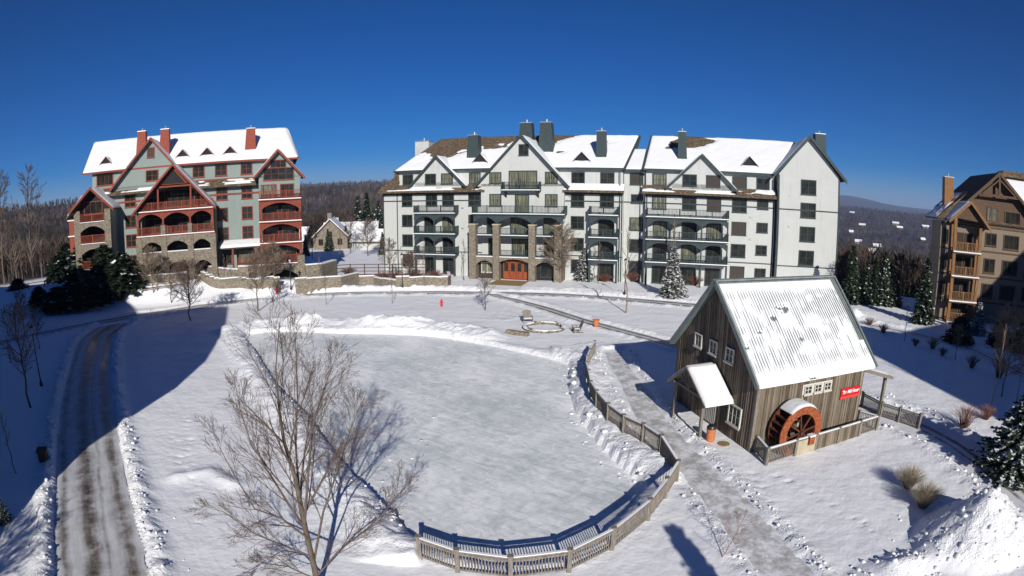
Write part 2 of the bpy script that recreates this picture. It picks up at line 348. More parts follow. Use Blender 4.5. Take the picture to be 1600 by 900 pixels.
PATH_C = smooth_line([G(768, 460).xy.to_tuple(), G(810, 470).xy.to_tuple(), G(855, 482).xy.to_tuple(), G(915, 501).xy.to_tuple(), G(1020, 529).xy.to_tuple(), G(1060, 541).xy.to_tuple()], 5)
WALK_C = smooth_line([(8.8, 47.5), (8.6, 43), (8.7, 39), (8.6, 34.5), (8.7, 30), (9.2, 26), (9.8, 22), (10.2, 17.5), (10.6, 13), (11, 8)], 5)
MILLROAD_C = smooth_line([(23.2, 32), (25.5, 29.2), (26.7, 25), (26.7, 21), (26.4, 17), (26.6, 12), (27, 6)], 5)
LOT_C = smooth_line([(36, 64), (42, 54), (47, 45.5), (47, 38), (46, 30)], 5)
FENCE = [(-3.5, 17.9), (-2.0, 17.2), (-.05, 16.8), (2.1, 17.2), (3.9, 18.5), (5.8, 20.6), (7.0, 22.4), (7.9, 23.8), (7.6, 26.1), (7.0, 27.7), (6.2, 29.2), (5.6, 31), (5.2, 33), (5.1, 35), (5.2, 37), (5.3, 39), (5.6, 41), (6.1, 43.2), (7.0, 46.7)]
RN = np.array([0, 95, 125, 160, 210, 300, 450, 650, 900, 1200, 1700, 2500, 4000, 6000, 7600, 9000, 14000.])
AZN = np.array([-75, -44, -32, -24, -12, 5, 25, 33, 40, 60.])
ZT = np.array([
 [0, 0, -.3, -1, -4, -5, 4, 16, 30, 22, 10, 0, 20, 60, 120, 60, -100],
 [0, 0, -.3, -1, -4, -5, 4, 16, 30, 24, 10, 0, 20, 60, 120, 60, -100],
 [0, 0, -1, -2, -3, -6, 2, 14, 26, 36, 20, 10, 20, 80, 170, 80, -100],
 [0, 0, -.5, -1, -1, -7, -2, 10, 22, 36, 25, 10, 20, 80, 190, 80, -100],
 [0, 0, -.5, -1, -2, -8, -2, 10, 22, 37, 25, 10, 20, 80, 190, 80, -100],
 [0, 0, -.5, -2, -6, -12, -5, 5, 20, 30, 20, 0, 0, 60, 150, 80, -100],
 [0, 0, -4, -10, -18, -30, -42, -46, -46, -36, -14, 4, -10, 20, 150, 60, -100],
 [0, 0, -5, -12, -20, -32, -44, -48, -46, -36, -14, 6, -10, 20, 138, 60, -100],
 [0, 0, -5, -12, -20, -32, -44, -48, -46, -36, -14, 4, -10, 0, 60, 20, -100],
 [0, 0, -5, -12, -20, -32, -44, -48, -46, -36, -14, 4, -10, -10, 8, -20, -100]], float)
def far_z(x, y):
    r = np.hypot(x, y); az = np.degrees(np.arctan2(x, y)); az = np.where(np.abs(az) > 90, np.sign(az) * 60, az)
    a = np.clip(az, AZN[0], AZN[-1]); ia = np.clip(np.searchsorted(AZN, a) - 1, 0, len(AZN) - 2); ta = (a - AZN[ia]) / (AZN[ia + 1] - AZN[ia]); ta = ta * ta * (3 - 2 * ta)
    ir = np.clip(np.searchsorted(RN, r) - 1, 0, len(RN) - 2); tr = np.clip((r - RN[ir]) / (RN[ir + 1] - RN[ir]), 0, 1)
    z = (ZT[ia, ir] * (1 - tr) + ZT[ia, ir + 1] * tr) * (1 - ta) + (ZT[ia + 1, ir] * (1 - tr) + ZT[ia + 1, ir + 1] * tr) * ta
    amp = np.clip((r - 250) * .018, 0, 30) * (1 - .6 * np.exp(-((r - 2200) / 900) ** 2))
    return z + amp * (fbm(x / 420 + 5, y / 420, 3) - .5)
def terrain(x, y):
    z = far_z(x, y); r = np.hypot(x, y); near = 1 - sstep(110, 170, r)
    z = z + near * (.10 * (fbm(x / 7, y / 7, 3) - .5) + .025 * (fbm(x * .9, y * .9, 3) - .5))
    # raised terrace the lodge stands on
    ul = (x + 45) * .9186 + (y - 77.5) * .395; wl = -(x + 45) * .395 + (y - 77.5) * .9186
    z = z + np.interp(ul, [-60, -34, -24, -6, 5, 14, 22], [0, .8, 2.6, 2.7, 1.9, 1.2, 0]) * sstep(-10.5, -3.5, wl) * (1 - sstep(25, 60, wl))
    rough = np.zeros(x.shape) + .10
    # footprints / trampled ground around the rink's far side and by the mill
    tr = sstep(.40, .56, fbm(x / 9 + 3, y / 9, 3)) * sstep(46, 51, y) * (1 - sstep(64, 72, y)) * sstep(-14, -8, x) * (1 - sstep(9, 14, x)) + .8 * np.exp(-((np.abs(x + 11) - 1.0) / .55) ** 2) * sstep(55, 58, y) * (1 - sstep(74, 77, y)); tr = np.clip(tr + .8 * np.exp(-(dseg(x, y, [(7, 50), (6.4, 42), (6.9, 34), (8.2, 28), (9.2, 24)]) / 1.0) ** 2), 0, 1); rough += .8 * tr; z = z + .20 * tr * (fbm(x * 1.1, y * 1.1, 4) - .5) + .10 * tr * (fbm(x * 3 + 4, y * 3, 2) - .5)
    clod = fbm(x * 1.5, y * 1.5, 4) - .35; clodf = fbm(x * 3.2 + 9, y * 3.2, 3) - .4
    # rink
    dr = dseg(x, y, RINK + [RINK[0]]); ins = inpoly(x, y, RINK)
    top = sstep(50, 53.5, y) * (1 - sstep(-2, 2, x)); left = (1 - sstep(49, 53, y)) * (x < -3.5); right = (x > 3.3) & (y > 24)
    h = .10 + .62 * top * sstep(.25, .75, fbm(x / 6, y / 6, 2) + .15) + .46 * left + .46 * right
    wdt = 1.0 + 2.6 * top + 1.2 * left + .9 * right
    bank = np.exp(-((dr - wdt * .55) / (wdt * .5)) ** 2) * h
    act = (~ins) & (y > 17.5)
    z = z + np.where(act, bank * (.8 + .75 * clod) + (bank > .06) * .20 * clodf * np.exp(-(dr / (wdt * 1.1)) ** 2), 0)
    rough = np.maximum(rough, np.where(act, np.exp(-(dr / (wdt * 1.3)) ** 2), 0) * .9)
    z = np.where(ins, -.32 - .1 * sstep(0, .6, dr), z - .0 * dr)
    z = np.where((~ins) & (dr < .5) & (y < 20), z - .15 * (1 - dr / .5), z)
    # roads and their ploughed banks
    for C, hw, bh, bw in ((DRIVE_C, 2.25, .36, .55), (ROAD_C, 1.5, .22, .7), (PATH_C, .9, .22, .55), (WALK_C, 1.05, .16, .5), (MILLROAD_C, 1.9, .22, .7), (LOT_C, 1.8, .25, .7)):
        d = dseg(x, y, C); k = np.exp(-((d - hw - bw) / bw) ** 2)
        z = z + near * bh * k * (.55 + 1.5 * clod); rough = np.maximum(rough, k * .9)
        z = np.where(d < hw + .1, -.10 + .0 * d, z)
    # long bank of snow along the far road's building side
    k = np.exp(-((dseg(x, y, [(-40, 73.5), (-30, 79), (-10, 80.3), (-4, 80)]) - .3) / .9) ** 2) + np.exp(-((dseg(x, y, [(2.5, 80), (9, 78.5), (22, 73), (30, 68.5)]) - .3) / 1.0) ** 2)
    z = z + .45 * k * (.8 + .6 * clod)
    # mound by the stone walls, the plough heap lower right, the pile by the right wood
    for cx, cy, rx, ry, hh in ((-40, 78.5, 3.5, 2.2, .9), (-33.5, 74.5, 3, 1.2, .7), (39.5, 61, 4.5, 3.0, 1.1), (-22, 57.6, 3.8, 1.6, .45), (-15, 57.4, 4.4, 1.4, .55), (-10.5, 56.6, 3.2, 1.2, .4)):
        q = np.exp(-(((x - cx) / rx) ** 2 + ((y - cy) / ry) ** 2)); z = z + hh * q * (.75 + .8 * clod); rough = np.maximum(rough, q * .8)
    q = np.clip(1 - np.hypot((x - 20.4) / 3.9, (y - 14.5) / 3.0), 0, 1); z = z + 2.7 * q ** 1.0 * (.88 + .30 * clod) + (q > 0) * .24 * clodf; rough = np.maximum(rough, sstep(0, .25, q))
    q = np.clip(1 - np.hypot((x - 15.2) / 3.2, (y - 14.2) / 1.1), 0, 1); z = z + .5 * q * (.8 + clod); rough = np.maximum(rough, q * .8)
    # soft drift shadows on the open lawn
    q = np.exp(-(dseg(x, y, [(-17, 22.2), (-15.5, 23.3), (-13.7, 22.4)]) / .5) ** 2); z = z + .22 * q
    # footprints: lines of small dents
    for a, b in (((-31, 43.8), (-20.5, 45.5)), ((-30, 42.3), (-22, 40.6)), ((-20.5, 27.5), (-13.5, 18.5)), ((-21, 30), (-15.5, 21.5)), ((13.4, 23.5), (15.5, 17.5)), ((-27, 38), (-19.5, 39)), ((12.2, 24), (11.4, 16))):
        a = np.array(a); b = np.array(b); Lg = np.hypot(*(b - a)); d = dseg(x, y, [tuple(a), tuple(b)]); s = ((x - a[0]) * (b - a)[0] + (y - a[1]) * (b - a)[1]) / Lg
        ph = np.abs((s / .75) % 1 - .5) * 2; off = np.where(((s / .75).astype(int) % 2) == 0, .14, -.14)
        sd_ = ((x - a[0]) * (b - a)[1] - (y - a[1]) * (b - a)[0]) / Lg
        z = z - near * .10 * np.exp(-((sd_ - off - .25 * (vnoise(s * .6, s * 0 + a[0]) - .5)) / .10) ** 2) * sstep(.55, .8, ph) * (d < .6) * (vnoise(s * 1.1 + 5, s * 0 + a[1]) > .3)
    # cottage yard beyond the gap stays snowy, woods start behind
    az = np.degrees(np.arctan2(x, y))
    lim = np.interp(az, [-60, -45, -38, -26, -10, 20, 32, 60], [138, 142, 150, 205, 190, 118, 100, 92])
    forest = sstep(0, 14, r - lim) * (y > 20)
    return z, rough * near, forest
def axis(lo, hi, fine, step_fn, out, grow=1.09):
    a = [lo]
    while a[-1] < hi: a.append(a[-1] + step_fn(a[-1]))
    s = step_fn(hi); b = [a[-1]]
    while b[-1] < out: s *= grow; b.append(b[-1] + s)
    s = step_fn(lo); c = [lo]
    while c[-1] > -out: s *= grow; c.append(c[-1] - s)
    return np.array(sorted(set(c[1:] + a + b[1:])))
xs = axis(-62, 62, .3, lambda v: .24 if -29 < v < 29 else .36, 12500, 1.07)
ys = axis(9, 104, .3, lambda v: .13 if v < 30 else (.22 if v < 60 else .34), 12500, 1.06)
ys = ys[ys > -900]
X, Y = np.meshgrid(xs, ys); Z, RO, FO = terrain(X, Y)
tag(grid_mesh('ground', X, Y, Z, M['ground'], attrs={'rough': RO, 'forest': FO}), kind='structure')
def tz(x, y):
    return float(terrain(np.array([float(x)]), np.array([float(y)]))[0][0])
def tzn(x, y):
    return terrain(np.asarray(x, float), np.asarray(y, float))[0]
def GT(px, py, far=4000):
    r = ray(px, py); t = np.geomspace(14, far, 900); z = CAM_H + r.z * t; g = tzn(r.x * t, r.y * t); k = int(np.argmax(z < g))
    if k == 0: k = 1
    lo, hi = t[k - 1], t[k]
    for _ in range(3):
        tt = np.linspace(lo, hi, 12); zz = CAM_H + r.z * tt - tzn(r.x * tt, r.y * tt); k = max(1, int(np.argmax(zz < 0))); lo, hi = tt[k - 1], tt[k]
    return Vector((r.x * hi, r.y * hi, CAM_H + r.z * hi))
# rink ice sheet
c = np.mean(np.array(RINK), 0); mb = MB()
ringN = 14; pts = np.array(RINK); k = len(pts)
inner = []
from mathutils.geometry import tessellate_polygon
ex = [(p[0] + (p[0] - c[0]) * .012, p[1] + (p[1] - c[1]) * .012, -.28) for p in RINK]
mb.v = ex; [mb.face(t) for t in tessellate_polygon([[Vector(p) for p in ex]])]
tag(mb.build('ice_rink', M['ice']), kind='structure')
def ribbon(name, line, hw, m, z=-.09, nx=9, ragged=.12):
    P = np.array(line); # resample
    seg = np.hypot(*(P[1:] - P[:-1]).T); s = np.concatenate([[0], np.cumsum(seg)]); n = int(s[-1] / .5) + 2
    t = np.linspace(0, s[-1], n); x = np.interp(t, s, P[:, 0]); y = np.interp(t, s, P[:, 1])
    dx = np.gradient(x); dy = np.gradient(y); l = np.hypot(dx, dy); nxv, nyv = dy / l, -dx / l
    hwv = (hw if np.isscalar(hw) else np.interp(t / s[-1], np.linspace(0, 1, len(hw)), hw)) * np.ones(n)
    q = np.linspace(-1, 1, nx)[None, :] * hwv[:, None]
    edge = (fbm(t / 1.1, t * 0 + 3.3) - .5)[:, None] * ragged * 3 * (np.abs(np.linspace(-1, 1, nx)) == 1)[None, :]
    q = q * (1 + edge)
    Xr = x[:, None] + nxv[:, None] * q; Yr = y[:, None] + nyv[:, None] * q; Zr = np.full(Xr.shape, z)
    U = np.tile(np.linspace(0, 1, nx)[None, :], (n, 1)); V = np.tile(t[:, None], (1, nx))
    return tag(grid_mesh(name, Xr, Yr, Zr, m, uv=(U, V), smooth=True), kind='structure')
ribbon('driveway', DRIVE_C, 2.3, M['drive'], -.060)
ribbon('road', ROAD_C, 1.5, M['road'], -.066)
ribbon('path', PATH_C, .9, M['road'], -.072)
ribbon('walkway', WALK_C, [.7, .8, 1.1, 1.1, 1.1], M['walk'], -.078)
ribbon('service_road', MILLROAD_C, 1.9, M['track'], -.084)
ribbon('lot_road', LOT_C, 1.8, M['track'], -.084)
# clods of snow thrown up beside the ploughed edges
def ico():
    p = (1 + 5 ** .5) / 2; V = [(-1, p, 0), (1, p, 0), (-1, -p, 0), (1, -p, 0), (0, -1, p), (0, 1, p), (0, -1, -p), (0, 1, -p), (p, 0, -1), (p, 0, 1), (-p, 0, -1), (-p, 0, 1)]
    Fc = [(0, 11, 5), (0, 5, 1), (0, 1, 7), (0, 7, 10), (0, 10, 11), (1, 5, 9), (5, 11, 4), (11, 10, 2), (10, 7, 6), (7, 1, 8), (3, 9, 4), (3, 4, 2), (3, 2, 6), (3, 6, 8), (3, 8, 9), (4, 9, 5), (2, 4, 11), (6, 2, 10), (8, 6, 7), (9, 8, 1)]
    return np.array(V) / 1.9, np.array(Fc)
IV, IF = ico()
def clods(name, spots, rs=5):
    rr = np.random.RandomState(rs); n = len(spots); spots = np.array(spots)
    s = spots[:, 2][:, None, None]; j = IV[None] * (1 + .35 * (rr.rand(n, 12, 1) - .5) * 2) * s * np.array([1, 1, .75])
    V = (j + np.concatenate([spots[:, :2], (tzn(spots[:, 0], spots[:, 1]) + spots[:, 2] * .2)[:, None]], 1)[:, None, :]).reshape(-1, 3)
    Fc = (IF[None] + 12 * np.arange(n)[:, None, None]).reshape(-1, 3); me = bpy.data.meshes.new(name); mesh_from(me, V, Fc); me.materials.append(M['snow'])
    return link(name, me)
rr = np.random.RandomState(3); sp = []
def scatter_along(line, off, spread, per_m, smin, smax, side=(1, -1)):
    P = np.array(line)
    for a, b in zip(P[:-1], P[1:]):
        Lg = np.hypot(*(b - a)); nrm = np.array([(b - a)[1], -(b - a)[0]]) / (Lg + 1e-9)
        for _ in range(rr.poisson(Lg * per_m)):
            t = rr.rand(); sd_ = side[rr.randint(len(side))]; p = a + (b - a) * t + nrm * sd_ * (off + abs(rr.randn()) * spread)
            sp.append((p[0], p[1], smin + (smax - smin) * rr.rand() ** 3))
scatter_along(DRIVE_C[2:], 2.35, .55, 14, .035, .15)
scatter_along(ROAD_C, 1.6, .5, 3, .05, .14); scatter_along(WALK_C, 1.15, .4, 9, .03, .11); scatter_along(MILLROAD_C, 2.0, .6, 9, .04, .15)
scatter_along([p for p in RINK if p[0] > 3.6 and p[1] > 24], -1.0, .6, 16, .05, .22, (1,))
scatter_along([p for p in RINK if p[0] < -4 and p[1] < 53], .3, .8, 20, .04, .19, (-1,)); scatter_along([p for p in RINK if p[0] < -4 and p[1] < 53], .1, .25, 3, .03, .10, (1,))
scatter_along([p for p in RINK if p[1] > 53 and p[0] < -5], -1.6, 1.0, 5, .05, .15, (1,))
for _ in range(230):
    a = rr.rand() * 6.28; q = rr.rand() ** .6; sp.append((20.2 + 4.8 * q * math.cos(a), 14.6 + 3.8 * q * math.sin(a), .025 + .16 * rr.rand() ** 4))
for _ in range(90): sp.append((12.5 + 5 * rr.rand(), 13 + 2.4 * rr.rand(), .025 + .12 * rr.rand() ** 3))
tag(clods('snow_clods', sp), 'clods of snow thrown up beside the ploughed edges', 'snow clods', kind='stuff')
# a glassy rim of slush is left out; the lower lawn's wind ripples are in the snow's relief
# ---------------- building kit: local x along the front, y depth (away), z up ----------------
wr = random.Random(11)
def window(root, x0, x1, z0, z1, y, trim, nx=2, nz=2, fw=.13, glass=None, name='window'):
    mb = MB(); mb.box(x0, x0 + fw, y - .09, y, z0, z1).box(x1 - fw, x1, y - .09, y, z0, z1).box(x0 + fw, x1 - fw, y - .09, y, z1 - fw, z1).box(x0 + fw, x1 - fw, y - .09, y, z0, z0 + fw)
    mb.box(x0 - .06, x1 + .06, y - .14, y - .092, z0 - .07, z0 + .02)
    w = (x1 - x0 - 2 * fw) / nx; bt = .045 if fw > .1 else .03
    for i in range(1, nx):
        k = bt * (1.5 if nx == 2 else 1); xx = x0 + fw + i * w; mb.box(xx - k / 2, xx + k / 2, y - .07, y - .01, z0 + fw, z1 - fw)
    h = (z1 - z0 - 2 * fw) / nz
    for i in range(1, nz):
        zz = z0 + fw + i * h
        for j in range(nx):
            xa = x0 + fw + j * w + (bt * .75 if j else 0); xb = x0 + fw + (j + 1) * w - (bt * .75 if j < nx - 1 else 0)
            mb.box(xa, xb, y - .06, y - .012, zz - bt / 2, zz + bt / 2)
    o = mb.build(name, trim, root)
    g = glass or wr.choice([M['glass']] * 8 + [M['curtain']] + [M['blind']])
    p = MB(); p.box(x0 + fw, x1 - fw, y - .022, y - .004, z0 + fw, z1 - fw); p.build('pane', g, o)
    return o
def railing(name, pts, z, h, mat_, parent, sp=.16, bw=.035, post=.12, snow=False, endposts=True, postevery=2.4):
    """balusters, two rails and posts along a polyline of local xy points"""
    mb = MB(); up = Vector((0, 0, 1))
    for a, b in zip(pts[:-1], pts[1:]):
        a = Vector((*a, z)); b = Vector((*b, z)); Lg = (b - a).length; d = (b - a).normalized()
        mb.bar(a + up * h, b + up * h, .10, .07); mb.bar(a + up * .14, b + up * .14, .06, .06)
        n = max(1, int(Lg / sp))
        for i in range(1, n):
            p = a + d * (Lg * i / n); mb.bar(p + up * .171, p + up * (h - .036), bw)
        k = max(1, round(Lg / postevery))
        for i in range(k + 1):
            p = a + d * (Lg * i / k); mb.bar(p, p + up * (h + .10), post)
    o = mb.build(name, mat_, parent)
    return o
def arch_pts(x0, x1, zs, rise, n=10):
    return [(x0 + (x1 - x0) * i / n, zs + rise * math.sin(math.pi * i / n) ** .8) for i in range(n + 1)]
def arch_panel(mb, x0, x1, z0, zt, zs, rise, y0, y1, leg=.0):
    """wall piece with an arched opening from x0+leg to x1-leg springing at zs, up to zt"""
    a = arch_pts(x0 + leg, x1 - leg, zs, rise)
    for (xa, za), (xb, zb) in zip(a[:-1], a[1:]):
        mb.prism([(xa, y0, za), (xb, y0, zb), (xb, y0, zt), (xa, y0, zt)], (0, y1 - y0, 0))
    if leg: mb.box(x0, x0 + leg, y0, y1, z0, zt); mb.box(x1 - leg, x1, y0, y1, z0, zt)
def slab(mb, p, t):
    """roof plane through four points, thickness t downwards along its normal"""
    p = [Vector(q) for q in p]; n = (p[1] - p[0]).cross(p[3] - p[0]).normalized()
    if n.z < 0: n = -n
    mb.prism(p, -n * t)
def snow_sheet(name, parent, p, thick, mask, nu=40, nv=24, lift=.0, seed=0, mat_=None):
    """a drift-edged sheet of snow on the plane quad p (p0,p1 bottom edge; p3,p2 top edge); sinks below the roof where the mask is low"""
    p = [np.array(q, float) for q in p]; n = np.cross(p[1] - p[0], p[3] - p[0]); n /= np.linalg.norm(n); n = n if n[2] > 0 else -n
    u, v = np.meshgrid(np.linspace(0, 1, nu), np.linspace(0, 1, nv))
    Q = (p[0][None, None] * (1 - u)[..., None] + p[1] * u[..., None]) * (1 - v)[..., None] + (p[3] * (1 - u)[..., None] + p[2] * u[..., None]) * v[..., None]
    LU = np.linalg.norm(p[1] - p[0]); LV = np.linalg.norm(p[3] - p[0])
    mk = mask(u, v, u * LU + seed, v * LV + seed)
    e = np.minimum(np.minimum(u, 1 - u) * LU, np.minimum(v, 1 - v) * LV)
    h = thick * sstep(0, .5, mk) * (.75 + .5 * fbm(u * LU * .8 + seed, v * LV * .8, 3)) * sstep(-.02, .18, e + .06) + np.where(mk <= 0, -.04, 0) + .004
    h = np.where(e < 1e-6, -.02, h)
    Q = Q + n * (h + lift)[..., None]
    return grid_mesh(name, Q[..., 0], Q[..., 1], Q[..., 2], mat_ or M['snow'], parent)
full = lambda u, v, a, b: np.ones(u.shape)
def gable(root, xl, zl, xa, za, xr, zr, y0, y1, wall, trim, t=.28, over=.35, bands=True, wallname='gable_wall', left=True, right=True, snow=True, face=True):
    """cross gable: triangle front at y0, roof planes running back to y1"""
    if face:
        mb = MB(); mb.xz([(xl + .3, zl), (xr - .3, zr), (xa, za - .15)], y0, y0 + .25); mb.build(wallname, wall, root)
    mb = MB(); tr = MB()
    for (ex, ez, on) in ((xl, zl, left), (xr, zr, right)):
        if not on: continue
        slab(mb, [(ex, y0 - over, ez), (xa, y0 - over, za), (xa, y1, za), (ex, y1, ez)], .16)
        d = Vector((xa - ex, 0, za - ez)).normalized()
        tr.prism([(ex, y0 - over - .07, ez + .02), (xa, y0 - over - .07, za + .02), (xa, y0 - over - .07, za - .42), (ex + (0.0 if ex < xa else 0), y0 - over - .07, ez - .42)], (0, .066, 0))
    o = mb.build('roof', M['brownroof'], root); tr.build('rake_board', trim, root)
    if snow:
        for (ex, ez, on) in ((xl, zl, left), (xr, zr, right)):
            if on: snow_sheet('snow_cover', o, [(ex, y0 - over + .02, ez), (ex, y1, ez), (xa, y1, za), (xa, y0 - over + .02, za)], .14, full, 14, 14, seed=ex)
    return o
def chimney(root, x0, x1, y0, y1, zb, zt, m, flare=.35, cap=True):
    mb = MB(); a = flare
    mb.v = [(x0 - a, y0 - a * .3, zb), (x1 + a, y0 - a * .3, zb), (x1 + a, y1, zb), (x0 - a, y1, zb), (x0, y0, zt), (x1, y0, zt), (x1, y1, zt), (x0, y1, zt)]
    for q in ((0, 3, 2, 1), (4, 5, 6, 7), (0, 1, 5, 4), (1, 2, 6, 5), (2, 3, 7, 6), (3, 0, 4, 7)): mb.face(q)
    o = mb.build('chimney', m, root)
    c = MB(); c.box(x0 - .08, x1 + .08, y0 - .08, y1 + .08, zt + .003, zt + .12); c.tube([((x0 + x1) / 2, (y0 + y1) / 2, zt + .12), ((x0 + x1) / 2, (y0 + y1) / 2, zt + .55)], .12, 8); c.tube([((x0 + x1) / 2, (y0 + y1) / 2, zt + .55), ((x0 + x1) / 2, (y0 + y1) / 2, zt + .62)], .2, 8)
    c.build('chimney_cap', M['metalgrey'], o); return o
def roof_dormer(root, x, zb, zt, w, y_of_z, trim, snow=True):
    """small triangular louvre dormer on a roof slope"""
    y0 = y_of_z(zb) ; o = MB(); o.xz([(x - w / 2, zb + .02), (x + w / 2, zb + .02), (x, zt)], y0 - .05, y0 + 1.6); a = o.build('dormer', M['void'], root)
    t = MB(); 
    for s in (-1, 1): slab(t, [(x + s * (w / 2 + .2), y0 - .3, zb), (x, y0 - .3, zt + .12), (x, y_of_z(zt) + .2, zt + .12), (x + s * (w / 2 + .2), y0 + .4, zb)], .1)
    t.build('dormer_roof', trim, a)
    if snow:
        for s in (-1, 1): snow_sheet('snow_cover', a, [(x + s * (w / 2 + .2), y0 - .12, zb + .03), (x + s * (w / 2 + .2), y0 + .4, zb + .03), (x, y_of_z(zt) + .2, zt + .15), (x, y0 - .12, zt + .15)], .1, full, 8, 8)
def snowledge(mb, x0, x1, y0, y1, z, t=.1): mb.box(x0, x1, y0, y1, z + .003, z + t)

def each(name, boxes, m, parent):
    for b in boxes: q = MB(); q.box(*b); q.build(name, m, parent)
# ================= the long pale hotel =================
OMx, OMy, AM = -20.0, 97.0, math.atan(-.295)
hotel = thing('hotel_building', 'long pale grey hotel with dark green trim, stone entrance arcade and orange red doors', 'hotel', (OMx, OMy, 0), AM)
B = hotel; T = M['teal']; WS = M['white_siding']
mb = MB(); mb.box(-2.2, 38.4, 0, 16, -1, 14.0); mb.box(38.4, 41.8, 1.1, 15, -1, 17.3); mb.box(41.8, 61.8, 0, 16, -1, 14.0)
mb.box(.5, 38.3, .35, 15.5, 14.003, 17.3); mb.box(41.85, 61.7, .35, 15.5, 14.003, 17.3)
mb.build('wall', WS, B)
mb = MB(); mb.xz([(62.2, -1), (72, -1), (72, 17.5), (67.1, 23.1), (62.2, 17.5)], -1.3, 17); mb.build('end_wing', WS, B)
# main roof
YR, ZR, ZE = 8.2, 23.3, 17.45; rz_ = lambda z: -.3 + (z - ZE) * (YR + .3) / (ZR - ZE)
mb = MB()
slab(mb, [(.2, -.3, ZE), (38.5, -.3, ZE), (40.2, YR, ZR), (5.0, YR, ZR)], .22)
slab(mb, [(.2, 16.3, ZE), (38.5, 16.3, ZE), (40.2, YR, ZR), (5.0, YR, ZR)], .22)
slab(mb, [(41.5, -.3, ZE), (61.9, -.3, ZE), (66.5, YR, ZR), (42.4, YR, ZR)], .22)
slab(mb, [(41.5, 16.3, ZE), (61.9, 16.3, ZE), (66.5, YR, ZR), (42.4, YR, ZR)], .22)
mb.poly([(-2.9, -.9, 14.0), (.2, -.9, 14.05), (5.0, YR, ZR), (-2.9, 16.5, 14.0)]); mb.poly([(.2, -.3, ZE - .02), (5.0, YR, ZR - .02), (.15, -.9, 14.0)])
slab(mb, [(-3.0, -.9, 13.9), (5.0, YR, ZR - .02), (5.0, YR + .3, ZR - .02), (-3.0, 16.9, 13.9)], .3)
slab(mb, [(38.2, .4, 17.3), (42, .4, 17.3), (42, 6.0, 20.9), (38.2, 6.0, 20.9)], .2); mb.box(38.3, 41.9, 6.0, 15, 17.3, 20.5)
mb.xz([(5.0, ZR), (40.1, ZR), (38.3, 17.4), (1, 17.4)], YR - .2, YR + .2)
mroof = mb.build('roof', M['brownroof'], B)
mb = MB()
mb.xz([(.0, ZE - .3), (38.6, ZE - .3), (38.6, ZE + .0), (.0, ZE + .0)], -.42, -.31); mb.xz([(41.4, ZE - .3), (61.9, ZE - .3), (61.9, ZE), (41.4, ZE)], -.42, -.31)
mb.xz([(38.6, ZE), (38.9, ZE - .3), (40.6, ZR - .2), (40.3, ZR + .02)], YR - .3, YR - .1); mb.box(38.2, 42, .3, .4, 17.0, 17.32)
slab(mb, [(38.45, -.42, ZE + .03), (38.75, -.42, ZE + .03), (40.5, YR, ZR + .04), (40.2, YR, ZR + .04)], .3)
slab(mb, [(41.3, -.42, ZE + .03), (41.6, -.42, ZE + .03), (42.45, YR, ZR + .04), (42.15, YR, ZR + .04)], .3)
mb.box(5, 40.2, YR - .12, YR + .12, ZR - .05, ZR + .06); mb.box(42.3, 66.5, YR - .12, YR + .12, ZR - .05, ZR + .06)
mb.build('eave_board', T, B)
# snow on the main roof: melted back to brown shingles near the ridge at the left, round the chimneys
def mk1(u, v, a, b):
    n = fbm(a * .35, b * .55, 4)
    ridge = sstep(.45, .85, v) * (.9 - 1.0 * sstep(.30, .62, u)); left = .7 * (1 - sstep(.0, .16, np.abs(u - .12))) * sstep(.1, .6, v)
    mid = .75 * np.exp(-((u - .60) / .10) ** 2) * sstep(.5, .8, v) + .55 * np.exp(-((u - .86) / .05) ** 2 - ((v - .72) / .12) ** 2) + .55 * np.exp(-((u - .70) / .03) ** 2 - ((v - .42) / .10) ** 2)
    band = 1.15 * sstep(.60, .78, v + (n - .5) * .5) * (1 - sstep(.50, .66, u)); hipb = .9 * np.exp(-((u - .10) / .06) ** 2) * sstep(.25, .7, v)
    return .62 - ridge * .6 - left - mid - band - hipb - (n - .5) * 1.5
snow_sheet('snow_cover', mroof, [(.2, -.3, ZE), (38.5, -.3, ZE), (40.2, YR, ZR), (5.0, YR, ZR)], .16, mk1, 190, 50)
def mk2(u, v, a, b):
    n = fbm(a * .5, b * .7, 4); return .62 - 1.5 * np.exp(-((u - .26) / .17) ** 2 - ((v - .80) / .20) ** 2) - (n - .5) * 1.2
snow_sheet('snow_cover', mroof, [(41.5, -.3, ZE), (61.9, -.3, ZE), (66.5, YR, ZR), (42.4, YR, ZR)], .16, mk2, 110, 50, seed=5)
snow_sheet('snow_cover', mroof, [(38.3, .4, 17.3), (41.9, .4, 17.3), (41.9, 6.0, 20.9), (38.3, 6.0, 20.9)], .16, full, 20, 20)
snow_sheet('snow_cover', mroof, [(-3.0, 3.0, 13.9), (-3.0, -.8, 13.9), (1.8, 2.2, 17.2), (1.8, 4.4, 18.4)], .14, lambda u, v, a, b: .45 - v - (fbm(a, b, 3) - .5) + .5 * u, 20, 20)
# wing roof, gable end to the camera
mb = MB()
slab(mb, [(61.35, -1.9, 17.35), (67.1, -1.9, 23.45), (67.1, 17, 23.45), (61.35, 17, 17.35)], .25); slab(mb, [(73.1, -1.9, 17.1), (67.1, -1.9, 23.45), (67.1, 17, 23.45), (73.1, 17, 17.1)], .25)
wroof = mb.build('wing_roof', M['brownroof'], B)
snow_sheet('snow_cover', wroof, [(61.35, 3, 17.35), (61.35, -1.7, 17.35), (67.1, -1.7, 23.45), (67.1, 8, 23.45)], .16, full, 24, 20)
mb = MB()
for s in (61.3, 73.15):
    zz = 17.3 if s < 67 else 17.0; mb.prism([(s, -2.0, zz + .12), (67.1, -2.0, 23.6), (67.1, -2.0, 23.0), (s, -2.0, zz - .45)], (0, .09, 0))
mb.box(62.12, 62.3, -1.42, -1.302, -1, 17.4); mb.box(71.9, 72.08, -1.42, -1.302, -1, 17.4)
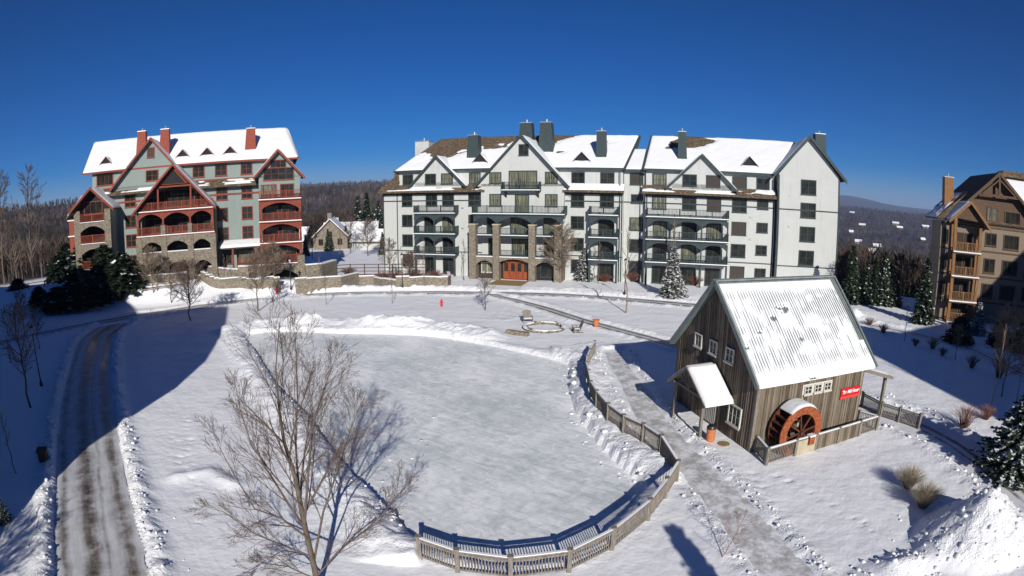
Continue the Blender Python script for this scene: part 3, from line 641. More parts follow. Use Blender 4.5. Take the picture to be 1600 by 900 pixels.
mb.build('wing_trim', T, B)
# trim belts and corner boards
mb = MB()
for a, b, y in ((-2.2, 38.4, 0), (38.42, 41.78, 1.1), (41.8, 61.8, 0), (62.3, 71.9, -1.3)): mb.box(a, b, y - .06, y - .003, 12.18, 12.36)
for a, b, y in ((-2.2, 38.4, 0), (41.8, 61.8, 0), (62.3, 71.9, -1.3)): mb.box(a, b, y - .05, y - .003, 3.75, 3.9)
for a, b, y in ((-2.2, 38.4, 0), (41.8, 61.8, 0)): mb.box(a, b, y - .1, y - .003, 13.3, 13.9)
for x, y in ((-2.18, 0), (.5, 0), (38.2, 0), (42.0, 0), (61.6, 0)): mb.box(x - .09, x + .09, y - .072, y - .063, -1, 13.3)
for x in (37.9, 40.9): mb.tube([(x, -.2 if x < 38.4 else 1.0, 17.0), (x, -.2 if x < 38.4 else 1.0, 0)], .07, 6)
mb.build('trim_board', T, B)
# skirt roofs
def skirt(x0, x1, seed):
    mb = MB(); slab(mb, [(x0, -1.0, 13.95), (x1, -1.0, 13.95), (x1, .36, 15.0), (x0, .36, 15.0)], .18); mb.box(x0 - .02, x1 + .02, -1.08, -1.002, 13.62, 13.98)
    o = mb.build('skirt_roof', M['brownroof'], B)
    snow_sheet('snow_cover', o, [(x0, -1.0, 13.95), (x1, -1.0, 13.95), (x1, .36, 15.0), (x0, .36, 15.0)], .14, lambda u, v, a, b: .25 - (fbm(a * .3 + seed, b, 3) - .5) * 4 - v * .8 + (.15 if seed > 5 else 0) + 1.4 * (seed == 9), int((x1 - x0) * 6), 12)
skirt(-2.7, 5.5, 1); skirt(5.5, 16.6, 3); skirt(29.2, 38.6, 9); skirt(41.3, 61.9, 6)
# gables
def mg(xl, zl, xa, za, xr, zr, y0, y1): return gable(B, xl, zl, xa, za, xr, zr, y0, y1, WS, T, over=.6)
mg(3.2, 14.7, 8.2, 19.8, 13.5, 14.6, -.45, 3.4)
mg(44.8, 14.6, 50.4, 19.9, 55.9, 14.5, -.45, 3.5)
each('wall', [(4.2, 12.4, -.45, .34, 14.2, 15.3), (45.8, 54.9, -.45, .34, 14.2, 15.3), (16.0, 29.4, -.9, .3, 9, 14.9)], WS, B)
mg(15.0, 14.5, 22.7, 22.7, 30.3, 14.5, -.9, 7.0)
# windows
G5, G4, G3, G2, G1 = (14.95, 16.75), (11.35, 13.3), (7.95, 9.95), (4.6, 6.6), (1.2, 3.25)
def row(cols, zz, y=0, g=None, nz=2):
    for a, b in cols: window(B, a, b, zz[0], zz[1], y - .003, T, 2, nz, glass=g)
row([(1.4, 3.4), (13.5, 15.5), (30.3, 32.4), (34.8, 37), (42.8, 45), (55.1, 57.4), (58.9, 61)], G5, .35)
row([(6, 8.0), (8.9, 11)], G5, -.45); row([(47.4, 49.6), (51, 53.2)], G5, -.45); row([(17.4, 19.4), (26.4, 28.4)], G5, -.9, M['curtain'])
row([(1.4, 3.4), (5.9, 8), (8.9, 11), (13.5, 15.6), (30.3, 32.4), (34.8, 37), (42.8, 45), (47.4, 49.6), (51.2, 53.4), (55.1, 57.4)], G4); row([(17.4, 19.4), (26.4, 28.4)], G4, -.9, M['curtain'])
row([(1.4, 3.4), (13.5, 14.8), (30.3, 32.4), (55.1, 57.4)], G3); row([(1.4, 3.4), (13.5, 14.8), (30.3, 32.4), (55.1, 57.4)], G2); row([(1.4, 3.4), (13.5, 14.8), (30.4, 32.4), (55.1, 57.4)], G1)
row([(59, 60.8)], (12.0, 13.3)); row([(59, 60.8)], (8.5, 10.0)); row([(59, 60.8)], (5.1, 6.6)); row([(59, 60.8)], (1.5, 3.1))
row([(39.3, 41.4)], G5, 1.1); row([(39.5, 41.3)], (12.1, 13.5), 1.1); row([(39.3, 41.4)], G3, 1.1); row([(39.3, 41.4)], G2, 1.1); row([(39.3, 41.4)], G1, 1.1)
for z in (14.6, 11.15, 7.6, 4.05): window(B, 65.7, 68.2, z, z + 2.25, -1.303, T, 2, 2)
window(B, 22.2, 23.8, 19.3, 21.1, -.903, T, 2, 2)
def bay(x0, x1, z0, z1, y, n, g=None):
    """balcony doors behind a rail: one framed opening of n leaves"""
    return window(B, x0, x1, z0, z1, y, T, n, 1, glass=g, name='balcony_door')
# balcony stacks
def balcony(x0, x1, z, yf, yb, posts, arches=True, top=False, m=T, B=B, trimz=2.9, rail_h=1.12):
    mb = MB(); mb.box(x0, x1, yf, yb, z - .28, z); o = mb.build('balcony', m, B)
    s = MB(); snowledge(s, x0 - .05, x1 + .05, yf - .06, yf + .22, z - .14, .13); s.build('snow_ledge', M['snow'], o)
    railing('railing', [(x0 + .06, yb), (x0 + .06, yf + .08), (x1 - .06, yf + .08), (x1 - .06, yb)], z + .005, rail_h, m, o, sp=.2, bw=.06, post=.14)
    if not top:
        mb = MB()
        for x in posts: mb.box(x - .11, x + .11, yf + .14, yf + .36, z + .01, z + trimz)
        if arches:
            for a, b in zip(posts[:-1], posts[1:]): arch_panel(mb, a + .11, b - .11, z, z + trimz + .15, z + trimz - .95, .85, yf + .18, yf + .32)
        mb.build('balcony_post', m, o)
    return o
Z4, Z3, Z2 = 10.35, 6.98, 3.6
for (x0, x1, ps, doors) in ((4.5, 11.8, (4.65, 8.15, 11.65), ((5.6, 7.6), (8.9, 10.9))), (33.4, 37.8, (33.55, 37.65), ((34.6, 37.0),)), (42.05, 54.5, (42.2, 46.3, 50.4, 54.35), ((43, 45.2), (47.4, 49.7), (51.2, 53.5)))):
    yf = -1.9
    balcony(x0, x1, Z4, yf, 0, ps, top=True); balcony(x0, x1, Z3, yf, 0, ps); balcony(x0, x1, Z2, yf, 0, ps)
    for a, b in doors:
        for z in (Z3, Z2): bay(a, b, z + .03, z + 2.5, -.003, 2, wr.choice([M['curtain'], M['glass'], M['glass']]))
        bay(a, b, .1, 2.7, -.003, 2, M['glass'])
    each('porch_post', [(x - .14, x + .14, yf + .1, yf + .4, -.5, Z2 - .29) for x in ps], T, B)
# centre: big top balcony, glazed bays, stone arcade
balcony(15.3, 29.9, Z4, -3.3, -.9, (), top=True)
mb = MB(); ps = (15.5, 19.3, 25.0, 29.7)
for a, b in zip(ps[:-1], ps[1:]): arch_panel(mb, a, b, 8.4, Z4 - .29, 8.75, 1.0, -3.1, -2.9, .12)
mb.build('arch_frieze', T, B)
balcony(19.8, 25.8, 14.0, -2.1, -.9, (), top=True)
for x in (20.1, 25.3): mb = MB(); mb.prism([(x, -2.0, 13.7), (x, -.91, 13.7), (x, -.91, 12.7)], (.18, 0, 0)); mb.build('bracket', T, B)
bay(20.6, 25.2, 14.1, 16.95, -.903, 3, M['curtain'])
bay(21.6, 23.9, Z4 + .03, 13.2, -.903, 2, M['curtain'])
for (a, b) in ((17.0, 19.1), (20.9, 24.4), (26.2, 28.2)):
    bay(a, b, Z3 + .03, 9.6, -.905, 3 if b - a > 3 else 2, M['curtain'] if a > 19 else M['glass']); 
    bay(a, b, Z2 + .03, 6.2, -.303, 3 if b - a > 3 else 2, M['curtain'] if 19 < a < 25 else M['glass'])
mb = MB(); mb.box(15.9, 29.0, -.3, .0, 0, 9.0); mb.build('recess_wall', WS, B)
o = MB(); o.box(15.5, 29.1, -3.0, -.31, Z3 - .25, Z3); o.box(15.5, 29.1, -3.0, -.31, Z2 - .2, Z2); o = o.build('terrace', T, B)
for a, b in ((16.05, 18.75), (19.85, 24.45), (25.55, 28.4)):
    railing('railing', [(a, -2.95), (b, -2.95)], Z3, 1.05, T, o, .2, .06); s = MB(); snowledge(s, a, b, -3.05, -2.85, Z3 - .1, .12); s.build('snow_ledge', M['snow'], o)
for a, b in ((19.85, 24.45), (25.55, 28.4)): railing('railing', [(a, -2.95), (b, -2.95)], Z2, 1.0, T, o, .2, .06)
mb = MB()
for a, b in ((14.9, 16.0), (18.8, 19.8), (24.5, 25.5), (28.45, 29.55)): mb.box(a, b, -3.6, -2.5, -1, 8.5)
for a, b, rs, zt in ((16.0, 18.8, .7, 3.55), (19.8, 24.5, .55, 3.55), (25.5, 28.45, .7, 3.55)): arch_panel(mb, a, b, 0, zt, 2.3 if b - a < 4 else 2.75, rs, -3.4, -2.7)
mb.box(14.95, 15.9, -2.6, 0, -1, 3.5); mb.box(28.5, 29.5, -2.6, 0, -1, 3.5)
o = mb.build('stone_arcade', M['stone'], B)
each('pier_cap', [(a - .08, b + .08, -3.68, -2.42, 8.503, 8.68) for a, b in ((14.9, 16.0), (18.8, 19.8), (24.5, 25.5), (28.45, 29.55))], M['concrete'], o)
each('snow_ledge', [(a + .02, b - .02, -3.5, -2.65, 3.553, 3.67) for a, b in ((16.0, 18.8), (19.8, 24.5), (25.5, 28.45))], M['snow'], o)
each('wall_vent', [(x, x + .35, -.08, -.004, z, z + .25) for x, z in ((12.3, 10.9), (12.3, 7.6), (33.0, 10.9), (38.0, 7.6), (57.9, 10.6), (57.9, 7.3), (29.95, 12.9), (46.3, 12.9))] + [(63.8, 64.05, -1.38, -1.304, z, z + .25) for z in (14.2, 9.6)], M['metalgrey'], B)
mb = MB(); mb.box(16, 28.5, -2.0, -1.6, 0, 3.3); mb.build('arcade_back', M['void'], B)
for a, b in ((20.1, 21.15), (21.2, 22.2), (22.25, 23.25), (23.3, 24.2)):
    mb = MB(); mb.box(a, b, -2.35, -2.25, .1, 3.0); mb.box(a + .12, b - .12, -2.39, -2.352, .2, 1.1); d = mb.build('entrance_door', M['door'], B)
    p = MB(); p.box(a + .2, b - .2, -2.39, -2.353, 1.3, 2.6); p.build('door_glass', M['glass'], d)
window(B, 16.4, 18.4, .9, 2.6, -2.003, M['whitepaint'], 2, 1, glass=M['curtain']); window(B, 26, 28.2, .5, 2.7, -2.003, T, 2, 1, glass=M['glass'])
# chimneys
chimney(B, .9, 3.6, 6.2, 8.2, 14.5, 22.9, WS, 0); chimney(B, 12.6, 14.3, 2.2, 3.9, 18.3, 23.1, T, .25)
chimney(B, 21.2, 23.1, 3.4, 5.2, 19.5, 25.0, T, .35); chimney(B, 24.6, 26.4, 3.4, 5.2, 19.5, 25.0, T, .4)
chimney(B, 34.0, 35.4, 2.0, 3.5, 18.6, 23.3, T, .15); chimney(B, 46.8, 48.0, 2.0, 3.5, 18.6, 23.4, T, .15); chimney(B, 69.2, 70.9, 3.0, 4.8, 18.5, 24.4, T, .3)
for x, w in ((15.15, 2.4), (31.8, 2.6), (57.9, 2.6)): roof_dormer(B, x, 18.4, 19.85, w, rz_, T)
m_ = MB(); m_.box(19.5, 24.6, -8.2, -3.5, -.02, .03); tag(m_.build('entrance_mat', M['mat']), 'straw coloured paving cleared of snow before the orange red doors', 'paving', kind='structure')
bpy.data.objects['entrance_mat'].location = (OMx, OMy, .012); bpy.data.objects['entrance_mat'].rotation_euler = (0, 0, AM)

# ================= the red trimmed lodge on the left =================
lodge = thing('lodge_building', 'grey green lodge with barn red balconies, stone towers and red chimneys', 'lodge', (-45, 77.5, 0), math.atan(.43))
B = lodge; T = M['redtrim']; SG = M['sage_siding']; ST = M['stone']
mb = MB(); mb.box(-23, 13.6, 1.4, 16, -2, 16.2); mb.box(-21, 13, 1.8, 15.5, 16.203, 19.6); mb.xz([(-21, 19.6), (13, 19.6), (11.8, 24.6), (-21.4, 24.6)], 8.9, 9.3); mb.build('wall', SG, B)
YR, ZR, ZE = 9.0, 25.4, 19.75; rz_ = lambda z: 1.1 + (z - ZE) * (YR - 1.1) / (ZR - ZE)
mb = MB(); q1 = [(-22.6, 1.1, ZE), (13.9, 1.1, ZE), (12.0, YR, ZR), (-23.2, YR, ZR)]; slab(mb, q1, .25); slab(mb, [(-22.6, 16.5, ZE), (13.9, 16.5, ZE), (12.0, YR, ZR), (-23.2, YR, ZR)], .25)
mb.poly([(13.8, 1.2, ZE), (13.8, 16.4, ZE), (12.0, YR, ZR)]); mb.poly([(-22.4, 1.2, ZE), (-22.4, 16.4, ZE), (-23.1, YR, ZR)]); o = mb.build('roof', M['brownroof'], B)
snow_sheet('snow_cover', o, q1, .2, full, 120, 30); snow_sheet('snow_cover', o, [(13.9, 16.5, ZE), (13.9, 1.1, ZE), (12.0, YR, ZR), (12.0, YR, ZR)], .2, full, 20, 12)
mb = MB(); mb.box(-22.7, 14.0, .99, 1.09, ZE - .28, ZE - .02); mb.box(-21, 13, 1.72, 1.797, 16.9, 17.1); mb.box(-22.8, 13.7, 1.3, 1.397, 14.5, 14.75); mb.build('trim_board', T, B)
mb = MB(); slab(mb, [(-19, .3, 16.1), (8.2, .3, 16.1), (8.2, 1.8, 16.9), (-19, 1.8, 16.9)], .2); mb.box(-19, 8.2, .22, .298, 15.75, 16.1); o = mb.build('skirt_roof', M['brownroof'], B)
snow_sheet('snow_cover', o, [(-19, .3, 16.1), (8.2, .3, 16.1), (8.2, 1.8, 16.9), (-19, 1.8, 16.9)], .12, lambda u, v, a, b: .2 - (fbm(a * .4, b, 3) - .5) * 4, 120, 10)
for a, b in ((-20.2, -17.1),): window(B, a, b, 17.5, 19.25, 1.797, T, 4, 1)
for a, b in ((-15.4, -12.9),): window(B, a, b, 17.5, 19.2, 1.797, T, 3, 1)
for a, b in ((-3.3, -1.3), (.4, 2.4), (4.6, 6.5)): window(B, a, b, 17.5, 19.25, 1.797, T)
cols = ((-15, -13), (.6, 2.5), (4.7, 6.5))
for k, z in enumerate((13.75, 10.6, 7.6, 4.4)):
    for a, b in cols:
        if not (k == 3 and a > 0): window(B, a, b, z, z + 2.0, 1.397, T)
# tall gable behind the balconies
gable(B, -17.4, 16.6, -10.2, 24.2, -3.0, 16.6, 1.0, 9.5, SG, T, over=.8)
mb = MB(); mb.box(-17, -3.4, 1.0, 1.78, 16.0, 17.0); mb.build('wall', SG, B)
window(B, -11.1, -8.9, 17.5, 19.2, .997, T); window(B, -10.9, -9.6, 21.1, 22.7, .997, T)
# centre bay: gabled timber balcony over stone piers
yF = -2.5
gable(B, -12.6, 12.7, -5.7, 19.7, 1.0, 12.9, yF, 2.5, SG, T, face=False, over=.7)
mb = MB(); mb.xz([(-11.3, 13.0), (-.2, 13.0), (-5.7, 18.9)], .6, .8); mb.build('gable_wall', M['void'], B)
mb = MB(); mb.xz([(-8.2, 16.6), (-3.4, 16.6), (-5.7, 19.1)], yF + .06, yF + .2); mb.box(-9.0, -2.6, yF + .0, yF + .25, 16.2, 16.45)
for x in (-8.3, -3.0): mb.box(x - .13, x + .13, yF + .02, yF + .26, 12.9, 16.2)
mb.build('gable_truss', T, B)
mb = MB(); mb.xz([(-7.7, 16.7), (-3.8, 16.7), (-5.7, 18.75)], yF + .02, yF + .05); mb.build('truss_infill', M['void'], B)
window(B, -7.9, -3.4, 13.2, 15.9, .597, T, 4, 1); window(B, -11.0, -8.6, 13.2, 15.0, .597, T, 2, 1)
window(B, -2.9, -.9, 13.2, 15.0, .597, T, 2, 1)
for z, top in ((12.95, True), (9.35, False)):
    o = MB(); o.box(-12.0, .6, yF, 1.4, z - .3, z); o = o.build('balcony', T, B); s = MB(); snowledge(s, -12.05, .65, yF - .08, yF + .16, z - .16, .14); s.build('snow_ledge', M['snow'], o)
    railing('railing', [(-11.9, yF + .1), (.5, yF + .1)], z, 1.15, T, o, .2, .07, .14)
    if not top:
        mb = MB(); ps = (-11.8, -7.6, -3.2, .4)
        for x in ps: mb.box(x - .14, x + .14, yF + .15, yF + .4, z, 12.64)
        for a, b in zip(ps[:-1], ps[1:]): arch_panel(mb, a + .14, b - .14, z, 12.64, 11.6, .85, yF + .2, yF + .35)
        mb.build('balcony_post', T, o)
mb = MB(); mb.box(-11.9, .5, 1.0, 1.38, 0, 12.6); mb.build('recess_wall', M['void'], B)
for z in (9.4, 6.1): 
    for a, b in ((-11, -8.4), (-7, -4), (-2.6, -.3)): window(B, a, b, z, z + 2.3, .997, M['browntrim'], 2, 1)
mb = MB()
for a, b in ((-12.2, -11.2), (-8.0, -7.1), (-3.7, -2.8), (-.1, .8)): mb.box(a, b, yF - .15, yF + .75, -2, 9.05)
for a, b in ((-8.0, -7.2), (-3.6, -2.9)): mb.box(a, b, yF - .1, yF + .6, 9.36, 10.7)
for z0, zs, zt in ((6.0, 7.5, 9.05), (2.9, 4.4, 6.0), (-2, 1.9, 2.9)):
    for a, b in ((-11.2, -8.0), (-7.1, -3.7), (-2.8, -.1)): arch_panel(mb, a, b, z0, zt, zs, .8 if z0 > 0 else .7, yF, yF + .5)
for z in (6.0, 2.9):
    for a, b in ((-11.2, -8.0), (-7.1, -3.7), (-2.8, -.1)): mb.box(a, b, yF + .02, yF + .48, z + .002, z + .75) if z > 5 else None
mb.box(-12.1, -11.3, -1.7, 1.4, -2, 12.6); mb.box(.1, .7, -1.7, 1.4, -2, 12.6)
o = mb.build('stone_front', ST, B)
for a, b in ((-11.2, -8.0), (-7.1, -3.7), (-2.8, -.1)): each('snow_ledge', [(a, b, yF - .05, yF + .5, 6.753, 6.87), (a, b, yF - .05, yF + .5, 2.903, 3.05)], M['snow'], o)
mb = MB(); mb.xz([(-6.9, 0), (-3.9, 0)] + list(reversed(arch_pts(-6.9, -3.9, 2.0, .7))), .2, .4); mb.build('arched_door', M['redtrim'], B)
# left stone tower
yT = -2.6
gable(B, -23.6, 13.9, -19.6, 17.3, -15.6, 13.9, yT, 3, SG, T, face=False, over=.8)
mb = MB()
for a, b in ((-23.0, -21.9), (-17.5, -16.4)): mb.box(a, b, yT, yT + 1.0, -2, 13.9)
for z0, zs, zt in ((9.0, 10.6, 12.2), (5.2, 7.2, 9.0), (1.8, 3.4, 5.2)): arch_panel(mb, -21.9, -17.5, z0, zt, zs, .9, yT + .05, yT + .6)
mb.box(-21.9, -17.5, yT + .05, yT + .6, -2, 1.8); mb.box(-23, -22.3, yT + 1, 1.4, -2, 13.5)
mb.build('stone_tower', ST, B)
mb = MB(); mb.box(-16.95, -16.4, yT + 1, 1.4, -2, 13.8); mb.build('wall', SG, B)
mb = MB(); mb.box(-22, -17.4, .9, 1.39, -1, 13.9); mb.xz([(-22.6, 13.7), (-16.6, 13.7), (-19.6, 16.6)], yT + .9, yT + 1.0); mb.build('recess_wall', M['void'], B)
window(B, -21.4, -18, 13.2, 15.2, yT + .897, T, 3, 1)
for z in (12.2, 9.0, 5.2):
    o = MB(); o.box(-21.9, -17.5, yT + .05, 1, z - .2, z); o = o.build('balcony', T, B); railing('railing', [(-21.85, yT - .02), (-17.55, yT - .02)], z, 1.15, T, o, .2, .07)
    s = MB(); snowledge(s, -21.9, -17.5, yT - .1, yT + .05, z - .12, .1); s.build('snow_ledge', M['snow'], o)
mb = MB(); mb.box(-26, -23.05, 2.5, 8, -1, 12.5); mb.build('side_wing', M['redchim'], B)
each('snow_ledge', [(-26.2, -22.9, 2.3, 8.2, z, z + .18) for z in (7.0, 10.0, 12.5)], M['snow'], B)
mb = MB(); slab(mb, [(-26.5, 8, 13.0), (-22.9, 8, 16.5), (-22.9, 2.2, 16.5), (-26.5, 2.2, 13.0)], .2); o = mb.build('side_roof', M['brownroof'], B); snow_sheet('snow_cover', o, [(-26.5, 8, 13.0), (-26.5, 2.2, 13.0), (-22.9, 2.2, 16.5), (-22.9, 8, 16.5)], .25, full, 14, 10)
# right timber tower
yT = -.5
gable(B, 6.7, 16.8, 10.6, 21.0, 14.8, 16.6, yT, 7, SG, T, over=.9)
mb = MB(); mb.box(7.6, 14.0, yT, 1.38, 13.7, 17.0); mb.build('wall', SG, B)
window(B, 8.3, 13.1, 16.3, 18.2, yT - .003, T, 4, 2); window(B, 9.4, 11.9, 18.15, 19.4, yT - .003, T, 3, 1)
window(B, 7.9, 10.4, 13.75, 15.7, yT - .003, T, 3, 1, glass=M['curtain']); window(B, 10.9, 13.1, 13.75, 15.7, yT - .003, T, 3, 1)
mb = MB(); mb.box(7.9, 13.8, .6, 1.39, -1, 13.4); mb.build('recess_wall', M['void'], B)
for z in (13.55, 10.25, 7.05, 3.9):
    x0, x1 = (7.6, 14.1) if z > 4 else (4.0, 14.1)
    o = MB(); o.box(x0, x1, yT - 1.3, 1.4, z - .3, z); o = o.build('balcony', T, B); s = MB(); snowledge(s, x0 - .05, x1 + .05, yT - 1.38, yT - 1.1, z - .16, .14); s.build('snow_ledge', M['snow'], o)
    railing('railing', [(x0 + .08, yT - 1.2), (x1 - .08, yT - 1.2), (x1 - .08, 1.3)], z, 1.15, T, o, .2, .07, .14)
    if z < 13:
        mb = MB(); ps = (7.75, 13.95)
        for x in ps: mb.box(x - .16, x + .16, yT - 1.1, yT - .8, z, z + 3)
        arch_panel(mb, 7.91, 13.79, z, z + 2.95, z + 1.7, .95, yT - 1.05, yT - .9); mb.build('balcony_post', T, o)
        window(B, 8.4, 10.6, z, z + 2.2, .597, T, 2, 1); window(B, 11.1, 13.3, z, z + 2.2, .597, T, 2, 1)
mb = MB(); mb.box(4.0, 5.0, yT - 1.5, yT - .6, -2, 3.6); mb.box(13.3, 14.4, yT - 1.5, 1.4, -2, 4.9); mb.box(7.2, 8.2, yT - 1.5, yT - .6, -2, 3.6)
arch_panel(mb, 5.0, 7.2, -1, 3.6, 2.1, .7, yT - 1.4, yT - .9); arch_panel(mb, 8.2, 13.3, -1, 3.6, 1.9, 1.0, yT - 1.4, yT - .9); mb.build('stone_base', ST, B)
mb = MB(); slab(mb, [(.9, -1.0, 6.55), (8.0, -1.0, 6.6), (8.0, 1.4, 7.5), (.9, 1.4, 7.45)], .2); o = mb.build('porch_roof', M['brownroof'], B); snow_sheet('snow_cover', o, [(.9, -1.0, 6.55), (8.0, -1.0, 6.6), (8.0, 1.4, 7.5), (.9, 1.4, 7.45)], .25, full, 24, 10)
each('porch_post', [(x - .15, x + .15, -.9, -.6, 2, 6.4) for x in (3.2, 6.8)], T, B)
window(B, 1.2, 2.8, 3.9, 6.0, 1.397, M['browntrim'], 2, 1); window(B, 3.8, 6.6, 3.9, 6.0, 1.397, M['browntrim'], 3, 1)
for x in (-13.2, -9.1, 5.4): chimney(B, x, x + 1.4, 3.2, 4.6, 20.6, 25.6 if x < 0 else 24.8, M['redchim'], .25)
for x in (-18.7, -5.1, -1, 2.8): roof_dormer(B, x, 20.8, 22.0, 2.2, rz_, T)

# ================= the timber trimmed lodge at the right edge =================
chalet = thing('chalet_building', 'brown and beige chalet with honey coloured timber balcony tower, half in shade', 'chalet', (57, 55.3, 0), math.atan(-.53))
B = chalet; T = M['oaktrim']; BT = M['browntrim']; SB = M['beige_siding']
mb = MB(); mb.box(-3.2, 3, 0, 5, -3, 12.6); mb.box(3.0, 14, 0, 16, -3, 12.6); mb.box(14, 24, -3, 14, -3, 12.6); mb.build('wall', SB, B)
mb = MB(); mb.xz([(-.3, 12.6), (11.3, 12.6), (11.3, 14.2), (5.6, 19.1), (-.3, 14.5)], -.05, .4); mb.xz([(14, 12.6), (24, 12.6), (24, 14), (19, 19)], -2.9, -2.6); mb.build('gable_wall', BT, B)
mb = MB()
slab(mb, [(-.9, -1.0, 14.4), (5.6, -1.0, 19.6), (5.6, 13, 19.6), (-.9, 13, 14.4)], .22); slab(mb, [(12.2, -1.0, 14.1), (5.6, -1.0, 19.6), (5.6, 13, 19.6), (12.2, 13, 14.1)], .22)
slab(mb, [(-3.9, .4, 13.0), (5.5, 5, 19.0), (5.5, 8, 19.0), (-3.9, 7, 13.0)], .25); slab(mb, [(2.0, 17, 13.6), (24, 17, 13.6), (20, 9, 20.0), (7.5, 9, 20.0)], .25); slab(mb, [(-3.9, -.4, 13.0), (24, -.4, 13.0), (20, 9, 20.0), (7.5, 9, 20.0)], .25)
mb.xz([(8.5, 19.8), (22, 19.8), (20, 20.7), (10, 20.7)], 7.5, 10.5)
o = mb.build('roof', M['brownroof'], B)
snow_sheet('snow_cover', o, [(12.2, 6, 14.1), (12.2, -.95, 14.1), (5.6, -.95, 19.6), (5.6, 6, 19.6)], .2, full, 20, 20)
snow_sheet('snow_cover', o, [(-3.9, 6.9, 13.02), (-3.9, .5, 13.02), (0.8, 2.7, 16.62), (0.8, 7.4, 16.62)], .18, lambda u, v, a, b: .5 - v - (fbm(a, b, 3) - .5) * 2, 24, 16)
snow_sheet('snow_cover', o, [(11.9, -.35, 13.05), (24, -.35, 13.05), (20.1, 8.8, 19.88), (7.6, 8.8, 19.88)], .2, full, 24, 16)
mb = MB()
for s, z in ((-.95, 14.35), (12.25, 14.05)): mb.prism([(s, -1.1, z + .1), (5.6, -1.1, 19.7), (5.6, -1.1, 19.2), (s, -1.1, z - .4)], (0, .09, 0))
mb.box(2.3, 8.9, -1.0, -.75, 16.4, 16.7); mb.box(5.45, 5.75, -1.0, -.75, 16.7, 19.2); mb.bar((2.6, -.9, 16.5), (5.5, -.9, 18.6), .2); mb.bar((8.6, -.9, 16.5), (5.7, -.9, 18.6), .2)
mb.build('gable_truss', BT, B)
mb = MB(); [mb.box(-3.2, 13.95, -.06, -.003, z, z + .2) for z in (12.3, 9.2, 5.9, 2.6)]; mb.build('belt_board', BT, B)
for z in (3.3, 6.55, 9.85):
    window(B, 3.85, 5.75, z + (0 if z < 9 else .2), z + 1.9, -.003, BT, 2, 1); window(B, 6.9, 9.6, z, z + 1.9, -.003, BT, 3, 1, glass=M['glass']); window(B, 10.8, 12.8, z, z + 1.9, -.003, BT, 2, 1)
window(B, 3.9, 5.7, 13.2, 15.1, -.053, BT, 2, 2, glass=M['curtain']); window(B, 6.9, 9.6, 12.9, 14.8, -.053, BT, 3, 1)
for z in (3.3, 6.55, 9.85): window(B, -2.9, -1.9, z, z + 1.8, -.003, BT, 1, 1)
yT = -1.9
each('tower_post', [(-1.72, -1.28, yT, yT + .4, -3, 13.2), (2.18, 2.62, yT, yT + .4, -3, 12.2), (-1.65, -1.35, -.4, -.1, -3, 12.5), (2.25, 2.55, -.4, -.1, -3, 12.5)], T, B)
gable(B, -2.6, 12.9, .6, 15.5, 3.9, 12.2, yT - .2, 3, BT, T, over=.25, face=False)
mb = MB(); mb.xz([(-1.6, 13.2), (2.6, 12.9), (.6, 14.8)], yT + .1, yT + .25); mb.build('tower_gable', BT, B)
for z in (9.1, 6.05, 2.9, .2):
    o = MB(); o.box(-1.6, 2.5, yT - .1, 0, z - .3, z); o = o.build('balcony', BT, B); s = MB(); snowledge(s, -1.7, 2.6, yT - .2, yT + .1, z - .14, .16); s.build('snow_ledge', M['snow'], o)
    railing('railing', [(-1.5, yT + .05), (2.4, yT + .05)], z, 1.1, T, o, .22, .07, .14)
    window(B, -.9, .4, z + .05, z + 2.3, -.07, BT, 1, 1); window(B, .6, 1.9, z + .05, z + 2.3, -.07, BT, 1, 1)
chimney(B, -1.9, -.5, 3.0, 4.4, 13.4, 18.4, M['oaktrim'], .05)
# ================= the old mill =================
mill = thing('mill_building', 'weathered barn board mill with snow streaked metal roof beside the walkway', 'mill', (12.92, 26.5, 0), R(12.6))
B = mill; ML, MW, ME, MRZ = 8.75, 9.2, 4.0, 8.45
br = random.Random(5)
def boards(name, x0, x1, y, zbase, ztop, axis='x', sgn=-1, m=M['barn'], holes=()):
    """vertical boards with battens over the joints, along x at fixed y (or along y at fixed x)"""
    mb = MB(); x = x0
    while x < x1 - .02:
        w = min(br.uniform(.17, .26), x1 - x); xm = x + w / 2; mb.rv = br.random() + .01; t = br.uniform(.02, .035); zb = zbase(xm) + br.uniform(-.03, .02)
        za, zc = ztop(x), ztop(x + w)
        pts = [(x + .004, zb), (x + w - .004, zb), (x + w - .004, zc), (x + .004, za)]
        segs = [pts]
        for (hx0, hx1, hz0, hz1) in holes:
            if hx0 < xm < hx1: segs = [[(x + .004, zb), (x + w - .004, zb), (x + w - .004, hz0), (x + .004, hz0)], [(x + .004, hz1), (x + w - .004, hz1), (x + w - .004, zc), (x + .004, za)]]
        for q in segs:
            if axis == 'x': mb.prism([(a, y, b) for a, b in q], (0, sgn * t, 0))
            else: mb.prism([(y, a, b) for a, b in q], (sgn * t, 0, 0))
            if br.random() < .75:
                bx = x + w; bt = t + .018; q2 = [(bx - .025, q[0][1]), (bx + .02, q[0][1]), (bx + .02, q[2][1] - .02), (bx - .025, q[2][1] - .02)]
                if bx + .02 < x1:
                    mb.rv = br.random() * .8 + .01
                    if axis == 'x': mb.prism([(a, y + sgn * .036, b) for a, b in q2], (0, sgn * .02, 0))
                    else: mb.prism([(y + sgn * .036, a, b) for a, b in q2], (sgn * .02, 0, 0))
        x += w
    return mb.build(name, m, B)
sl_ = (MRZ - ME) / (MW / 2); gz = lambda n: ME + sl_ * (n if n < MW / 2 else MW - n)
core = MB(); core.prism([(0.0, 0, -.5), (0, MW, -.5), (0, MW, ME - .05), (0, MW / 2, MRZ - .05), (0, 0, ME - .05)], (ML, 0, 0)); core.build('wall_core', M['greywood'], B)
boards('front_wall', 0, ML, -.002, lambda x: -.4, lambda x: ME)
